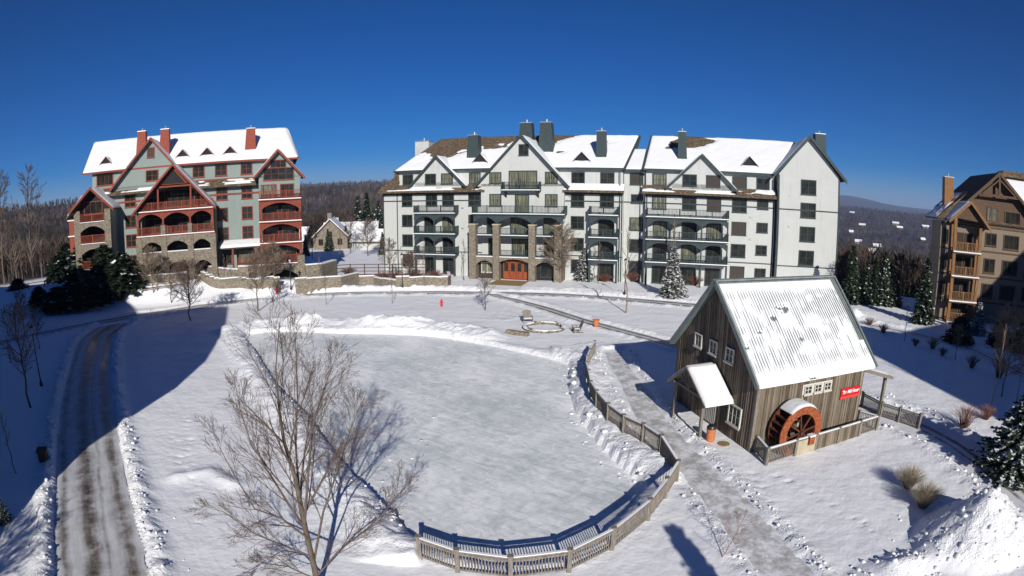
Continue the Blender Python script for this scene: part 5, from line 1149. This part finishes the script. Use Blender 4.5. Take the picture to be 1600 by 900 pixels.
CF_small = dict(wob=.10, up=.05, lv=3, n=(0, 7, 5), ang=(22, 48), len=(.38, .60), rmin=.019, nb=32, cl=.30, ang1=(35, 60), bl=.30, tl=2)
CF_dense = dict(wob=.12, up=.04, lv=3, n=(0, 9, 6), ang=(22, 52), len=(.4, .62), rmin=.020, nb=46, cl=.22, ang1=(38, 68), bl=.34, tl=2)
CF_tall = dict(wob=.09, up=.06, lv=3, n=(0, 6, 4), ang=(20, 45), len=(.35, .55), rmin=.02, nb=26, cl=.35, ang1=(30, 55), bl=.20, tl=2, tr=.012)
CF_thin = dict(wob=.05, up=.12, lv=2, n=(0, 4), ang=(15, 35), len=(.4, .6), rmin=.018, nb=18, cl=.35, ang1=(20, 38), bl=.14, tl=2, tr=.009)
VAR = {}
def variants(key, cfg, n, bark=None, twig=None):
    VAR[key] = [bare_meshes(100 + hash(key) % 7 + i * 13 + len(key), 10, cfg, bark or M['bark'], twig or M['twig']) for i in range(n)]
for key, c_, n in (('small', CF_small, 3), ('dense', CF_dense, 3), ('tall', CF_tall, 3), ('thin', CF_thin, 2)):
    VAR[key] = [bare_meshes(100 + i * 13 + len(key), 10, c_, M['bark'], M['twig']) for i in range(n)]
VAR['tan'] = [bare_meshes(300 + i, 10, CF_dense, M['goldbark'], M['goldbark']) for i in range(2)]
VAR['birch'] = [bare_meshes(330 + i, 10, CF_thin, M['goldbark'], M['twig']) for i in range(2)]
tc = 0
def bare(q, tp, key, label, name='bare_tree', group='bare deciduous trees', hmin=2, loc=None, h=None):
    global tc
    p = loc or GT(*q); hh = h or max(hmin, top_z(p, *tp) - p[2]); v = VAR[key]; tc += 1
    return tree_obj(name, label, 'tree', (p[0], p[1], p[2] - .05), v[tc % len(v)], ('trunk', 'crown'), hh / 10, tc * 1.7, group)
for q, tp, key, lb in (
    ((240, 457), (236, 385), 'tan', 'sunlit tan bare tree nearest the lodge stone tower'),
    ((268, 473), (268, 408), 'small', 'bare young tree between the tan tree and the dense dark tree at the shadow tip'),
    ((298, 501), (290, 405), 'dense', 'dense dark bare tree standing at the tip of the large shadow'),
    ((403, 486), (400, 395), 'small', 'slim bare tree on the road verge left of the long snow bank'),
    ((510, 476), (508, 428), 'thin', 'thin sapling on the verge behind the rink snow bank, left of the other sapling'),
    ((613, 474), (614, 428), 'thin', 'thin sapling on the verge nearer the red hydrant'),
    ((758, 485), (757, 425), 'small', 'small bare tree in the road fork opposite the hotel doors'),
    ((978, 489), (978, 352), 'birch', 'tall very thin bare sapling in front of the hotel recess'),
    ((875, 442), (874, 352), 'tan', 'sunlit tan bare tree right of the stone entrance arcade'),
    ((1051, 452), (1050, 338), 'birch', 'slender tan bare tree rising behind the snowy spruce'),
    ((663, 446), (662, 378), 'birch', 'pale bare sapling behind the stone wall end at the hotel'),
    ((610, 444), (606, 372), 'small', 'bare tree at the hotel left corner by the lantern'),
    ((642, 444), (645, 392), 'dense', 'bushy bare tree behind the stone wall below the hotel balconies'),
    ((1155, 440), (1155, 372), 'birch', 'bare tree before the hotel windows next to the gable wing'),
    ((1222, 436), (1224, 375), 'thin', 'bare sapling against the hotel gable wing, at its left corner'),
    ((1262, 436), (1266, 366), 'birch', 'tan bare sapling under the gable wing windows'),
    ((410, 452), (408, 385), 'tan', 'tan bare tree inside the curved stone wall below the lodge porch'),
    ((352, 447), (350, 395), 'thin', 'bare sapling at the foot of the curved stone wall'),
    ((430, 447), (425, 378), 'tan', 'tan bare tree in front of the lodge timber tower arch'),
    ((500, 444), (500, 398), 'birch', 'bare sapling on the terrace wall between lodge and hotel'),
    ((48, 637), (38, 470), 'small', 'bare tree in shade just left of the driveway lantern'),
    ((25, 740), (5, 625), 'thin', 'bare sapling in shade nearest the left edge and driveway'),
    ((62, 545), (60, 478), 'small', 'bare tree in shade behind the driveway lantern'),
    ((38, 520), (20, 455), 'small', 'bare tree in shade farther left behind the lantern'),
    ((161, 476), (158, 430), 'thin', 'bare sapling in shade under the dark evergreens'),
    ((1413, 533), (1420, 470), 'thin', 'dark bare sapling in the shaded meadow beyond the mill'),
    ((1492, 562), (1488, 505), 'small', 'twin stemmed dark tree in shade below the chalet'),
    ((1548, 640), (1547, 500), 'birch', 'straight pale trunk in front of the chalet shade'),
    ((1565, 620), (1585, 480), 'tan', 'leaning tan bare tree by the chalet at the right edge'),
    ((1585, 640), (1599, 520), 'birch', 'leaning pale sapling at the far right edge'),
    ((548, 395), (546, 338), 'small', 'bare tree in the snowy yard before the long roofed cottage'), ((532, 405), (530, 352), 'birch', 'pale sapling in the snowy yard right of the tan gabled cottage'), ((575, 400), (577, 342), 'dense', 'bushy bare tree in the yard between the cottages and the hotel'), ((488, 404), (486, 352), 'small', 'bare tree beside the lodge timber tower, before the low cottage wing'), ((1090, 448), (1091, 385), 'thin', 'bare sapling before the hotel balconies, left of the mill ridge'), ((935, 443), (936, 372), 'thin', 'bare sapling between the round snowy spruce and the recess lantern'), ((725, 438), (724, 372), 'thin', 'bare sapling left of the stone entrance arcade'),
    ((1447, 480), (1450, 375), 'birch', 'tall tan trunk among the spruces left of the chalet'),
    ((1340, 470), (1332, 385), 'small', 'bare tree among the spruces just right of the hotel'),
    ((1405, 480), (1402, 405), 'small', 'bare tree between the spruces and the far stone cottage')):
    bare(q, tp, key, lb)
for q, tp, lb in (((8, 445), (12, 262), 'tall bare tree at the left edge against the sky'), ((52, 432), (50, 255), 'tall bare tree with a forked crown between the left edge and the lodge'), ((62, 428), (66, 345), 'lower bare tree beside the tall forked one'), ((28, 440), (30, 370), 'short bare tree at the left edge in the snow field edge')):
    bare(q, tp, 'tall', lb)
# the big many-stemmed tree in the foreground
tb = G(497, 920); tb.z = tz(tb.x, tb.y)
def lp(y, *q):
    out = []
    for i, (a, b) in enumerate(q): r = ray(a, b); yy = y + (tb.y - y) * max(0, 1 - i / 2.0) if i < 2 else y; t = yy / r.y; out.append(Vector((r.x * t, yy, CAM_H + r.z * t)) - tb)
    return out
t0 = Vector((0, 0, -.3))
LA = lp(tb.y + .2, (492, 890), (476, 820), (462, 748), (444, 690), (436, 640), (431, 575), (437, 505))
LB = lp(tb.y + .9, (476, 820), (467, 765), (462, 690), (465, 625), (463, 560), (462, 518))
LC = lp(tb.y - .5, (476, 820), (482, 735), (488, 668), (502, 620), (524, 560))
LD = lp(tb.y + 1.3, (490, 880), (505, 800), (528, 735), (548, 670), (560, 640))
LE = lp(tb.y - .9, (480, 840), (440, 810), (398, 795), (355, 722), (328, 668))
LF = lp(tb.y + .6, (488, 870), (450, 855), (400, 835), (350, 800), (318, 790))
LG = lp(tb.y + .4, (495, 900), (530, 860), (575, 825), (610, 790), (628, 765))
LH = lp(tb.y - .4, (494, 905), (450, 885), (410, 880), (375, 900))
LI = lp(tb.y + .3, (470, 790), (430, 745), (395, 700), (375, 640), (368, 600))
CFB = dict(wob=.055, up=.05, lv=4, n=(0, 6, 4, 3), ang=(16, 40), len=(.46, .74), rmin=.0042, nb=21, cl=.15, ang1=(20, 44), bl=.34, tl=2, t0=.12)
rgm = bare_meshes(77, 10, CFB, M['bark'], M['twig'], [([t0] + LA, .135, .22), (LB, .055, .15), (LC, .05, .15), (LD, .05, .15), (LE, .045, .10), (LF, .04, .10), (LG, .04, .10), (LH, .035, .10), (LI, .035, .10)])
tree_obj('bare_tree', 'large many stemmed leafless tree in front of the rink left shore', 'tree', tb, rgm, ('trunk', 'crown'), 1, 0, 'bare deciduous trees')
VAR['red'] = [bare_meshes(401, 10, dict(CF_dense, rmin=.016, cl=.08, nb=14, bl=.42, n=(0, 5, 4), tr=.008), M['redtwig'], M['redtwig'])]
p = G(1127, 872); tree_obj('bare_tree', 'small leaning red twigged tree beside the walkway in the foreground', 'tree', (p.x, p.y, tz(p.x, p.y) - .05), VAR['red'][0], ('trunk', 'crown'), .22, .4, 'bare deciduous trees').rotation_euler = (R(-8), R(24), 0)
# trees behind the camera whose shadows reach into the picture
tree_obj('bare_tree', 'bare tree whose shadow lies on the snow in the lower left corner', 'tree', (-20.0, -3.5, 0), VAR['dense'][0], ('trunk', 'crown'), .9, 1, 'bare deciduous trees')
# ---- conifers ----
def conifer_meshes(seed, h, rad, dens=1.0, q=.16, snow=.25, needle=None, base=.04, shape=1.0, layers=None):
    rs = np.random.RandomState(seed); nl = layers or int(h * 3.6); V = []; A_ = []; S = []
    def quads(c, s, tilt, out):
        n = len(c); a = rs.rand(n) * 6.283; u = np.stack([np.cos(a), np.sin(a), rs.randn(n) * tilt], 1); u /= np.linalg.norm(u, axis=1)[:, None]
        w = np.cross(u, np.stack([rs.randn(n) * tilt, rs.randn(n) * tilt, np.ones(n)], 1)); w /= np.linalg.norm(w, axis=1)[:, None]; s = s[:, None]
        out.append(np.stack([c - u * s - w * s * .55, c + u * s * 1.1 - w * s * .3, c + u * s * .9 + w * s * .5, c - u * s * .7 + w * s * .6], 1))
    for i in range(nl):
        t = base + (1 - base) * i / nl; z0 = h * t; L0 = rad * (1 - t) ** shape * (1 if i % 2 else .86) + .08 * rad; nb = max(5, int(11 * dens * (1 - t * .5)))
        for b in range(nb):
            az = 6.283 * (b + rs.rand() * .7) / nb + i * 1.3; Lb = L0 * rs.uniform(.72, 1.12); k = max(3, int(Lb / (q * .62))); s = (np.arange(k) + .5) / k
            dro = -.10 * Lb * s - .28 * Lb * s ** 2 + .16 * Lb * s ** 3 + .05; c = np.stack([np.cos(az) * Lb * s, np.sin(az) * Lb * s, z0 + dro], 1)
            rep = 3; c = np.repeat(c, rep, 0) + rs.randn(k * rep, 3) * np.array([q * .5, q * .5, q * .28]) * (.6 + .6 * (1 - np.repeat(s, rep)))[:, None]; quads(c, q * rs.uniform(.6, 1.15, len(c)), .45, A_)
            m_ = (rs.rand(k) < snow * (1.4 if rs.rand() < .6 else .4)) & (s > .25)
            if m_.any(): cs = np.stack([np.cos(az) * Lb * s[m_], np.sin(az) * Lb * s[m_], z0 + dro[m_] + q * .42], 1); quads(cs + rs.randn(len(cs), 3) * q * .2, q * rs.uniform(.8, 1.4, len(cs)), .38, S)
    out = []
    for nm, L_, m_ in (('crown', A_, needle or M['needle']), ('snowy_foliage', S, M['snow'])):
        if not L_: continue
        Q = np.concatenate(L_).reshape(-1, 3); me = bpy.data.meshes.new(nm); mesh_from(me, Q, np.arange(len(Q)).reshape(-1, 4)); me.materials.append(m_)
        at = me.attributes.new('rnd', 'FLOAT', 'FACE'); at.data.foreach_set('value', rs.rand(len(Q) // 4).astype(np.float32)); out.append((nm, me))
    T_ = TB(); T_.tube([Vector((0, 0, -.3)), Vector((0, 0, h * .5)), Vector((0, 0, h * .97))], .018 * h + .03, .02, 7); out.append(('trunk', T_.mesh('trunk', M['bark']))); return out
CV = {'snowy': [conifer_meshes(1, 6, 1.9, 1.2, .17, 1.3, M['needleice']), conifer_meshes(2, 7.5, 2.0, 1.2, .17, 1.2, M['needleice'])], 'green': [conifer_meshes(3, 11, 2.6, 1.0, .24, .16), conifer_meshes(4, 12, 2.7, 1.0, .24, .22), conifer_meshes(5, 10, 2.3, 1.0, .24, .10)],
      'dark': [conifer_meshes(6, 6, 2.6, 1.2, .24, .05, M['needledark'], shape=.6), conifer_meshes(7, 5, 2.4, 1.2, .24, .04, M['needledark'], shape=.5)], 'little': [conifer_meshes(8, 4, 1.1, 1, .15, .35)], 'close': [conifer_meshes(9, 5.5, 2.5, 1.9, .10, .42, shape=.7)]}
CH = {'snowy': (6, 7.5), 'green': (11, 12, 10), 'dark': (6, 5), 'little': (4,), 'close': (5.5,)}
cc = 0
def conifer(q, tp, key, label, width=1.0, loc=None, h=None, name='spruce_tree', group='evergreen trees'):
    global cc
    p = loc or GT(*q); i = cc % len(CV[key]); cc += 1; hh = h or max(1.2, top_z(p, *tp) - p[2]); s = hh / CH[key][i]
    t = thing(name, label, 'tree', (p[0], p[1], p[2] - .05), cc * 1.3, group); t.scale = (s * width, s * width, s)
    for nm, me in CV[key][i]: link(nm, me, t)
    return t
conifer((912, 438), (915, 386), 'snowy', 'round snow laden spruce right of the hotel entrance arcade', 1.15); conifer((1051, 462), (1052, 384), 'snowy', 'tall snow laden spruce with bare tree rising behind, left of the mill roof', 1.15)
for q, tp, lb in (((1205, 437), (1205, 402), 'small spruce at the hotel wing corner, nearest the balconies'), ((1224, 437), (1224, 405), 'small spruce between two others at the hotel wing'), ((1241, 437), (1242, 398), 'small spruce under the hotel wing windows')): conifer(q, tp, 'little', lb)
for q, tp, lb in (((1328, 474), (1330, 382), 'spruce directly right of the hotel wing'), ((1352, 474), (1350, 398), 'spruce second to the right of the hotel wing'), ((1378, 477), (1378, 388), 'snow flecked spruce, tallest right of the mill roof'), ((1396, 478), (1395, 405), 'spruce left of the far stone cottage'),
    ((1441, 505), (1447, 400), 'dark spruce with bare trunk in front, right of the far stone cottage'), ((1460, 492), (1468, 425), 'spruce against the chalet left wall'), ((1366, 476), (1365, 405), 'narrow spruce behind the snow mound beyond the mill')): conifer(q, tp, 'green', lb)
conifer((1526, 522), (1524, 470), 'snowy', 'snow spotted rounded spruce below the chalet balconies', 1.3)
for q, tp, lb in (((1497, 535), (1495, 492), 'dark evergreen shrub in shade left of the snow spotted spruce'), ((1560, 540), (1562, 498), 'dark evergreen mass in shade right of the snow spotted spruce'), ((1592, 548), (1592, 500), 'dark evergreen in shade at the right edge below the chalet')): conifer(q, tp, 'dark', lb, 1.5)
conifer((1585, 738), (1590, 598), 'close', 'big snow dusted evergreen at the right edge beside the service road', 1.45)
conifer((6, 815), (6, 762), 'close', 'small snow dusted evergreen bush at the left edge by the driveway', .9)
for q, tp, lb, w in (((108, 436), (108, 378), 'dark evergreen leftmost below the lodge red wing', 1.5), ((138, 443), (138, 372), 'dark evergreen clump below the lodge red wing', 1.5), ((166, 449), (166, 380), 'dark evergreen before the lodge stone tower', 1.4), ((192, 453), (192, 392), 'dark evergreen right of the lodge stone tower foot', 1.4), ((214, 447), (212, 404), 'dark evergreen against the lodge wall beside the tower', 1.2), ((90, 440), (90, 398), 'dark evergreen at the outer left of the clump', 1.3),
    ((62, 474), (62, 446), 'low dark evergreen shrub in the shaded snow, leftmost of the wide row', 2.2), ((92, 481), (92, 446), 'low wide dark evergreen shrub in shade, second in the wide row', 2.3), ((122, 480), (122, 440), 'low wide dark evergreen shrub in shade, third in the wide row', 2.2), ((150, 474), (152, 438), 'low dark evergreen shrub at the lodge end of the wide row', 2.0), ((178, 466), (178, 432), 'low dark evergreen shrub below the tree clump', 1.9), ((28, 452), (28, 434), 'small dark shrub in shade near the left edge', 2.6)): conifer(q, tp, 'dark', lb, w, name='evergreen_shrub')
for q, tp, lb in (((560, 376), (559, 306), 'tall dark spruce left of two between lodge and hotel'), ((592, 380), (592, 312), 'dark spruce touching the hotel left corner'), ((574, 372), (572, 300), 'slim spruce behind between the two dark spruces'), ((513, 392), (513, 357), 'small dark spruce before the far stone gabled cottage'), ((585, 362), (584, 325), 'spruce beyond the long roofed cottage'), ((541, 388), (541, 352), 'small dark spruce between the tan gabled cottage and the long roofed cottage'), ((598, 398), (598, 362), 'dark spruce in the yard against the hotel left wall'), ((478, 400), (478, 366), 'dark spruce against the lodge timber tower')): conifer(q, tp, 'green', lb, 1.0)
CV['green'].append(CV['green'][0]); CH['green'] = (11, 12, 10, 11)
conifer(None, None, 'green', 'spruce whose shadow lies across the snow left of the walkway', .9, (9.2, .6, 0), 9.2)
# ---- grasses and bushes ----
def clump(name, label, cat, loc, h, rad, n, m, r=.006, seed=1, group=None, lean=.5):
    rg = random.Random(seed); T_ = TB()
    for i in range(n):
        a = rg.random() * 6.283; s = rg.random() ** .6; e = Vector((math.cos(a) * rad * s, math.sin(a) * rad * s, h * rg.uniform(.65, 1.0) * (1 - .3 * s * s))); b = Vector((e.x * .18, e.y * .18, -.05)); c_ = b.lerp(e, .55) + Vector((-e.x * .12, -e.y * .12, h * .08)); T_.tube([b, c_, e], r, r * .4, 3)
        if rg.random() < .5: f = e - Vector((rg.gauss(0, .1), rg.gauss(0, .1), rg.random() * .1)) * h; T_.tube([c_, c_.lerp(f, .6), f], r * .7, r * .3, 3)
    o = link(name, T_.mesh(name, m)); o.location = loc; return tag(o, label, cat, group)
p = GT(1418, 762); clump('grass_clump', 'dry ornamental grass clump nearer the mill, left of the pair', 'grass clump', p, 1.35, 1.05, 620, M['drygrass'], .0055, 1, 'dry grass clumps')
p = GT(1441, 792); clump('grass_clump', 'dry ornamental grass clump nearer the snow heap, right of the pair', 'grass clump', p, 1.45, 1.15, 700, M['drygrass'], .0055, 2, 'dry grass clumps')
for i, (q, h, rad, lb) in enumerate((((1505, 668), 1.8, 1.5, 'reddish brown bare bush beyond the service road, left of the big evergreen'), ((1457, 545), 1.3, 1.0, 'dark round bare shrub in the shaded meadow, leftmost of the row'), ((1472, 556), 1.0, .7, 'small dark bare shrub second in the shaded meadow row'), ((1518, 575), 1.4, 1.0, 'dark bare shrub farthest right in the shaded meadow row'), ((1430, 540), .9, .6, 'small bare shrub in shade beside the dark sapling'), ((1380, 520), 1.2, .8, 'bare shrub on the sunlit snow edge beyond the mill'), ((1358, 508), 1.0, 1.0, 'brush at the foot of the snow mound beyond the mill'), ((1560, 590), 2.2, 1.2, 'tangled bare bush below the chalet right side'), ((1540, 655), 1.2, 1.0, 'brown brush behind the big right edge evergreen'))):
    clump('bare_bush', lb, 'bush', GT(*q), h, rad, 150, M['redtwig'] if i in (0, 8) else M['twig'], .011, 20 + i, 'bare bushes')
hb = [((620, 442), 2.0), ((650, 440), 2.2), ((680, 438), 1.8), ((1085, 446), 1.8), ((1110, 444), 2.0), ((1135, 443), 2.0), ((1180, 441), 1.8), ((990, 440), 1.8), ((945, 440), 1.4), ((300, 432), 1.6), ((210, 440), 1.2), ((545, 432), 1.8), ((600, 440), 1.8), ((1270, 437), 1.6), ((770, 434), 1.2), ((860, 434), 1.3)]
hl = ['left of the stone wall end lantern', 'behind the stone wall, middle of the hedge', 'at the rounded end of the stone wall', 'right of the tall snowy spruce', 'between the snowy spruce and the mill ridge', 'just above the left tip of the mill ridge', 'above the mill ridge middle', 'in the hotel recess beside the lantern', 'right of the round snowy spruce', 'beside the lodge arched door', 'under the lodge stone tower', 'behind the dark rail fence on the terrace', 'at the hotel left corner post', 'at the foot of the hotel gable wing', 'left of the entrance paving', 'right of the hotel entrance doors']
for i, ((q, h), w) in enumerate(zip(hb, hl)): clump('hedge_bush', 'reddish brown bare shrub ' + w, 'bush', GT(*q), h, 1.7, 300, M['redtwig'], .016, 60 + i, 'bare shrubs along the buildings')
# ---- woods on the hills (nobody could count them) ----
rs = np.random.RandomState(21)
def sliver_tree(rs, conif=False):
    T = []
    def sl(a, b, w):
        a = np.array(a, float); b = np.array(b, float); an = rs.rand() * 6.283; s = np.array([math.cos(an), math.sin(an), 0]) * w; T.append([a - s, a + s, b])
    if conif:
        for k in range(26):
            z = rs.rand() ** 1.2 * .85 + .1; r = .2 * (1 - z) + .02; a = rs.rand() * 6.283; sl((0, 0, z + .06), (r * math.cos(a), r * math.sin(a), z - .05), .045 * (1.1 - z)); 
    else:
        sl((0, 0, 0), (rs.randn() * .03, rs.randn() * .03, .95), .012)
        for k in range(22):
            z = .25 + .55 * rs.rand(); a = rs.rand() * 6.283; r = .10 + .18 * rs.rand(); sl((0, 0, z), (r * math.cos(a), r * math.sin(a), min(1.02, z + .15 + .3 * rs.rand())), .006 + .006 * rs.rand())
    return np.array(T)
def woodland(name, n, conif, m, label, rmin, rmax, hm, seed, wsc=1.0, clusters=0):
    rs = np.random.RandomState(seed); proto = [sliver_tree(rs, conif) for _ in range(5)]
    r = np.exp(rs.uniform(math.log(rmin), math.log(rmax), n * 4)); az = np.concatenate([rs.uniform(-63, -9, n * 2), rs.uniform(24, 63, n * 2)]); rs.shuffle(az)
    x, y = r * np.sin(np.radians(az)), r * np.cos(np.radians(az)); z, _, fo_ = terrain(x, y); keep = (fo_ > .55) & (np.hypot(x + 36, y - 150) > 20)
    if clusters: keep &= fbm(x / 60 + 7, y / 60, 3) > .54
    ul = (x + 45) * .9186 + (y - 77.5) * .395; wl = -(x + 45) * .395 + (y - 77.5) * .9186; keep &= ~((ul > -30) & (ul < 18) & (wl < 24)); keep &= np.hypot(x - 66, y - 62) > 24
    x, y, z, r = x[keep][:n], y[keep][:n], z[keep][:n], r[keep][:n]; out = []
    for i, P_ in enumerate(proto):
        k = slice(i, None, 5); h = hm * (.75 + .5 * rs.rand(len(x[k]))); a = rs.rand(len(h)) * 6.283; c, s = np.cos(a), np.sin(a); f = 1 + np.clip(r[k] / 350, 0, 5) * wsc
        px_ = P_[None, :, :, 0] * c[:, None, None] - P_[None, :, :, 1] * s[:, None, None]; py_ = P_[None, :, :, 0] * s[:, None, None] + P_[None, :, :, 1] * c[:, None, None]
        # widen slivers of far trees a little so that their twigs still add up
        ctr = (P_[:, 0] + P_[:, 1]) / 2
        cx_ = ctr[None, :, 0] * c[:, None] - ctr[None, :, 1] * s[:, None]; cy_ = ctr[None, :, 0] * s[:, None] + ctr[None, :, 1] * c[:, None]
        for v in (0, 1): px_[:, :, v] = cx_ + (px_[:, :, v] - cx_) * f[:, None]; py_[:, :, v] = cy_ + (py_[:, :, v] - cy_) * f[:, None]
        Q = np.stack([px_ * h[:, None, None] + x[k][:, None, None], py_ * h[:, None, None] + y[k][:, None, None], P_[None, :, :, 2] * h[:, None, None] + z[k][:, None, None] - .3], -1); out.append(Q.reshape(-1, 3))
    Q = np.concatenate(out); me = bpy.data.meshes.new(name); mesh_from(me, Q, np.arange(len(Q)).reshape(-1, 3)); me.materials.append(m); return tag(link(name, me), label, 'woods', kind='stuff')
M['woodtwig'] = noisy('winter wood twigs', [(.36, (.028, .022, .019)), (.5, (.075, .055, .044)), (.60, (.17, .13, .105))], .022, .9, 0)
woodland('bare_woods', 18000, False, M['woodtwig'], 'leafless grey brown woods covering the hills behind the buildings', 112, 2600, 9, 1)
woodland('evergreen_woods', 2600, True, M['needle'], 'dark evergreens scattered through the leafless woods', 120, 2400, 10, 2, .25, 1)
# ---- cottages in the gap and the far valley ----
def cottage(name, label, loc, rz, w, d, hw, hr, wall, chim=None, win=True, group=None, stonefront=False):
    t = thing(name, label, 'house', loc, rz, group); B = t
    mb = MB(); mb.box(-w / 2, w / 2, 0, d, -3, hw); mb.build('wall', wall, B); mb = MB(); mb.xz([(-w / 2, hw), (w / 2, hw), (0, hr - .2)], 0, d); mb.build('gable_wall', wall, B)
    mb = MB(); 
    for s in (-1, 1): slab(mb, [(s * (w / 2 + .5), -.5, hw - .25), (0, -.5, hr), (0, d + .5, hr), (s * (w / 2 + .5), d + .5, hw - .25)], .2)
    mb.build('roof', M['brownroof'], B); mb = MB()
    for s in (-1, 1): slab(mb, [(s * (w / 2 + .45), -.35, hw + .12), (0, -.35, hr + .3), (0, d + .45, hr + .3), (s * (w / 2 + .45), d + .45, hw + .12)], .26)
    mb.build('snow_cover', M['snow'], B)
    if chim: mb = MB(); mb.box(chim[0] - .6, chim[0] + .6, chim[1], chim[1] + 1, 0, hr + 1.6); mb.build('chimney', wall, B)
    if win:
        for a in (-.28, .28): window(B, a * w - .7, a * w + .7, hw * .35, hw * .35 + 1.7, -.003, M['browntrim'], 2, 1, glass=M['glass'])
        if hr - hw > 2: window(B, -.6, .6, hw + .2, hw + 1.5, -.003, M['browntrim'], 2, 1, glass=M['glass'])
    return t
def ground_at(px, py, y): r = ray(px, py); t = y / r.y; x = r.x * t; return (x, y, tz(x, y))
tan = M['wallstone']
cottage('stone_cottage', 'tan stone gabled cottage between lodge and hotel', ground_at(516, 372, 150), R(12), 9.5, 12, 3.4, 8.2, tan, (-.5, 4)); cottage('side_cottage', 'low snow roofed wing left of the tan gabled cottage', ground_at(482, 372, 153), R(88), 8, 9, 2.6, 6.0, tan, None)
cottage('long_cottage', 'long snow roofed cottage with pale chimney behind the dark spruces', ground_at(590, 362, 168), R(100), 8, 16, 2.8, 6.6, M['white_siding'], (2, 12)); cottage('rear_cottage', 'small snow roofed cottage at the hotel left corner', ground_at(600, 368, 150), R(84), 7, 8, 2.2, 5.0, M['white_siding'])
cottage('valley_house', 'tan cottage with bright snow roof among the spruces left of the chalet', tuple(GT(1418, 452)), R(-35), 6.5, 9, 3.2, 7.4, M['oaktrim'], (1.5, 2))
for i, (q, w, lb) in enumerate((((1332, 334), 14, 'snow roofed house highest in the valley, next to the hotel wing'), ((1348, 354), 12, 'snow roofed house in the valley right of the hotel wing, mid slope'), ((1400, 351), 14, 'one of two neighbouring snow roofed houses in mid valley, the upper'), ((1406, 358), 12, 'one of two neighbouring snow roofed houses in mid valley, the lower'), ((1446, 356), 16, 'largest snow roofed house in the valley near the chalet'), ((1441, 377), 9, 'small snow roofed house below the largest valley house'), ((1342, 381), 9, 'snow roofed house low in the valley nearest the hotel wing'), ((1371, 388), 10, 'snow roofed house low in the valley, upper of a touching pair'), ((1363, 395), 9, 'snow roofed house low in the valley, lower of a touching pair'), ((1330, 365), 8, 'tiny snow roofed house beside the hotel wing, mid slope'))):
    p = GT(*q); d_ = math.hypot(p.x, p.y); k = min(1.1, max(.5, d_ / 800)); cottage('valley_house', lb, (p.x + w * k * .5 * math.cos(R(50)), p.y - w * k * .5 * math.sin(R(50)), p.z), R(48 + (i * 37) % 31), 9 * k, w * 1.15 * k, 2.8 * k, 6.2 * k, M['barn'] if i % 2 else M['beige_siding'], None, False, 'snow roofed houses in the valley')
# ---- hotel blocks behind the camera whose shadows cross the driveway and the meadow ----
def block(name, label, prof, y0, y1, wall, trim, xwin):
    """stepped roofed block; prof is the skyline (x,z) from one end to the other, y1 its side towards the lawn"""
    t = thing(name, label, 'hotel', (prof[0][0], y1, 0)); x0 = prof[0][0]; lx = [(x - x0, z) for x, z in prof]
    mb = MB(); mb.xz([(lx[0][0], -2)] + lx + [(lx[-1][0], -2)], 0, y0 - y1); mb.build('wall', wall, t)
    mb = MB()
    for (a, za), (b, zb) in zip(lx[:-1], lx[1:]):
        if abs(b - a) > .8 and za > 12 and zb > 12: mb.prism([(a, .0, za + .01), (b, .0, zb + .01), (b, .0, zb + .16), (a, .0, za + .16)], (0, y0 - y1, 0))
    mb.build('snow_cover', M['snow'], t); n = 0
    for z in (2, 5.3, 8.6, 11.9, 15.2, 18.5, 21.8):
        for x in xwin:
            zl = float(np.interp(x - x0, [min(lx, key=lambda q: q[0])[0], max(lx, key=lambda q: q[0])[0]] if False else [p[0] for p in sorted(lx)], [p[1] for p in sorted(lx)]))
            if z + 2.4 < zl: o = window(t, 0, 2.0, 0, 1.9, 0, trim, 2, 2, glass=M['glass']); o.rotation_euler = (0, 0, math.pi); o.location = (x - x0 + 1, .004, z)
    return t
PL_ = [(-21.4, 0), (-21.6, 1.9), (-23.2, 3.4), (-22.8, 5.6), (-23.5, 9.6), (-22.8, 12.1), (-21.6, 12.8), (-22.0, 16.1), (-24.4, 21.3), (-28.8, 27.0), (-34.2, 26.6), (-41.5, 24.7), (-48.5, 28.8), (-50.7, 32.7), (-64, 32.7)]
block('lodge_behind', 'tall gabled hotel block behind the camera whose shadow covers the driveway', PL_, -8, 8, M['sage_siding'], M['redtrim'], range(-62, -25, 4))
block('wing_behind', 'farther hotel wing at the left whose shadow covers the field edge', [(-64, 26), (-75, 29), (-86, 26), (-112, 26)], 16, 29, M['sage_siding'], M['redtrim'], range(-110, -66, 4))
PR_ = [(41, 27), (46, 27.5), (48.6, 23.6), (53, 24.2), (63, 25.6), (68, 29), (71, 32), (76, 36), (96, 36)]
block('chalet_behind', 'large chalet behind the camera whose shadow covers the meadow beyond the mill', PR_, -30, 0, M['beige_siding'], M['browntrim'], range(44, 94, 4))

# ---- clear winter air: far hills fade to blue ----
mb = MB(); mb.box(-14500, 14500, -1300, 14500, -140, 290); hz_ = mb.build('haze', bpy.data.materials.new('haze air')); hm = hz_.data.materials[0]; hm.use_nodes = True; hm.node_tree.nodes.clear()
pv = hm.node_tree.nodes.new('ShaderNodeVolumePrincipled'); pv.inputs['Color'].default_value = (.47, .65, .98, 1); pv.inputs['Density'].default_value = .0001; pv.inputs['Anisotropy'].default_value = .0
mo_ = hm.node_tree.nodes.new('ShaderNodeOutputMaterial'); hm.node_tree.links.new(pv.outputs[0], mo_.inputs['Volume']); tag(hz_, 'thin blue winter haze over the far hills', 'haze', kind='stuff')
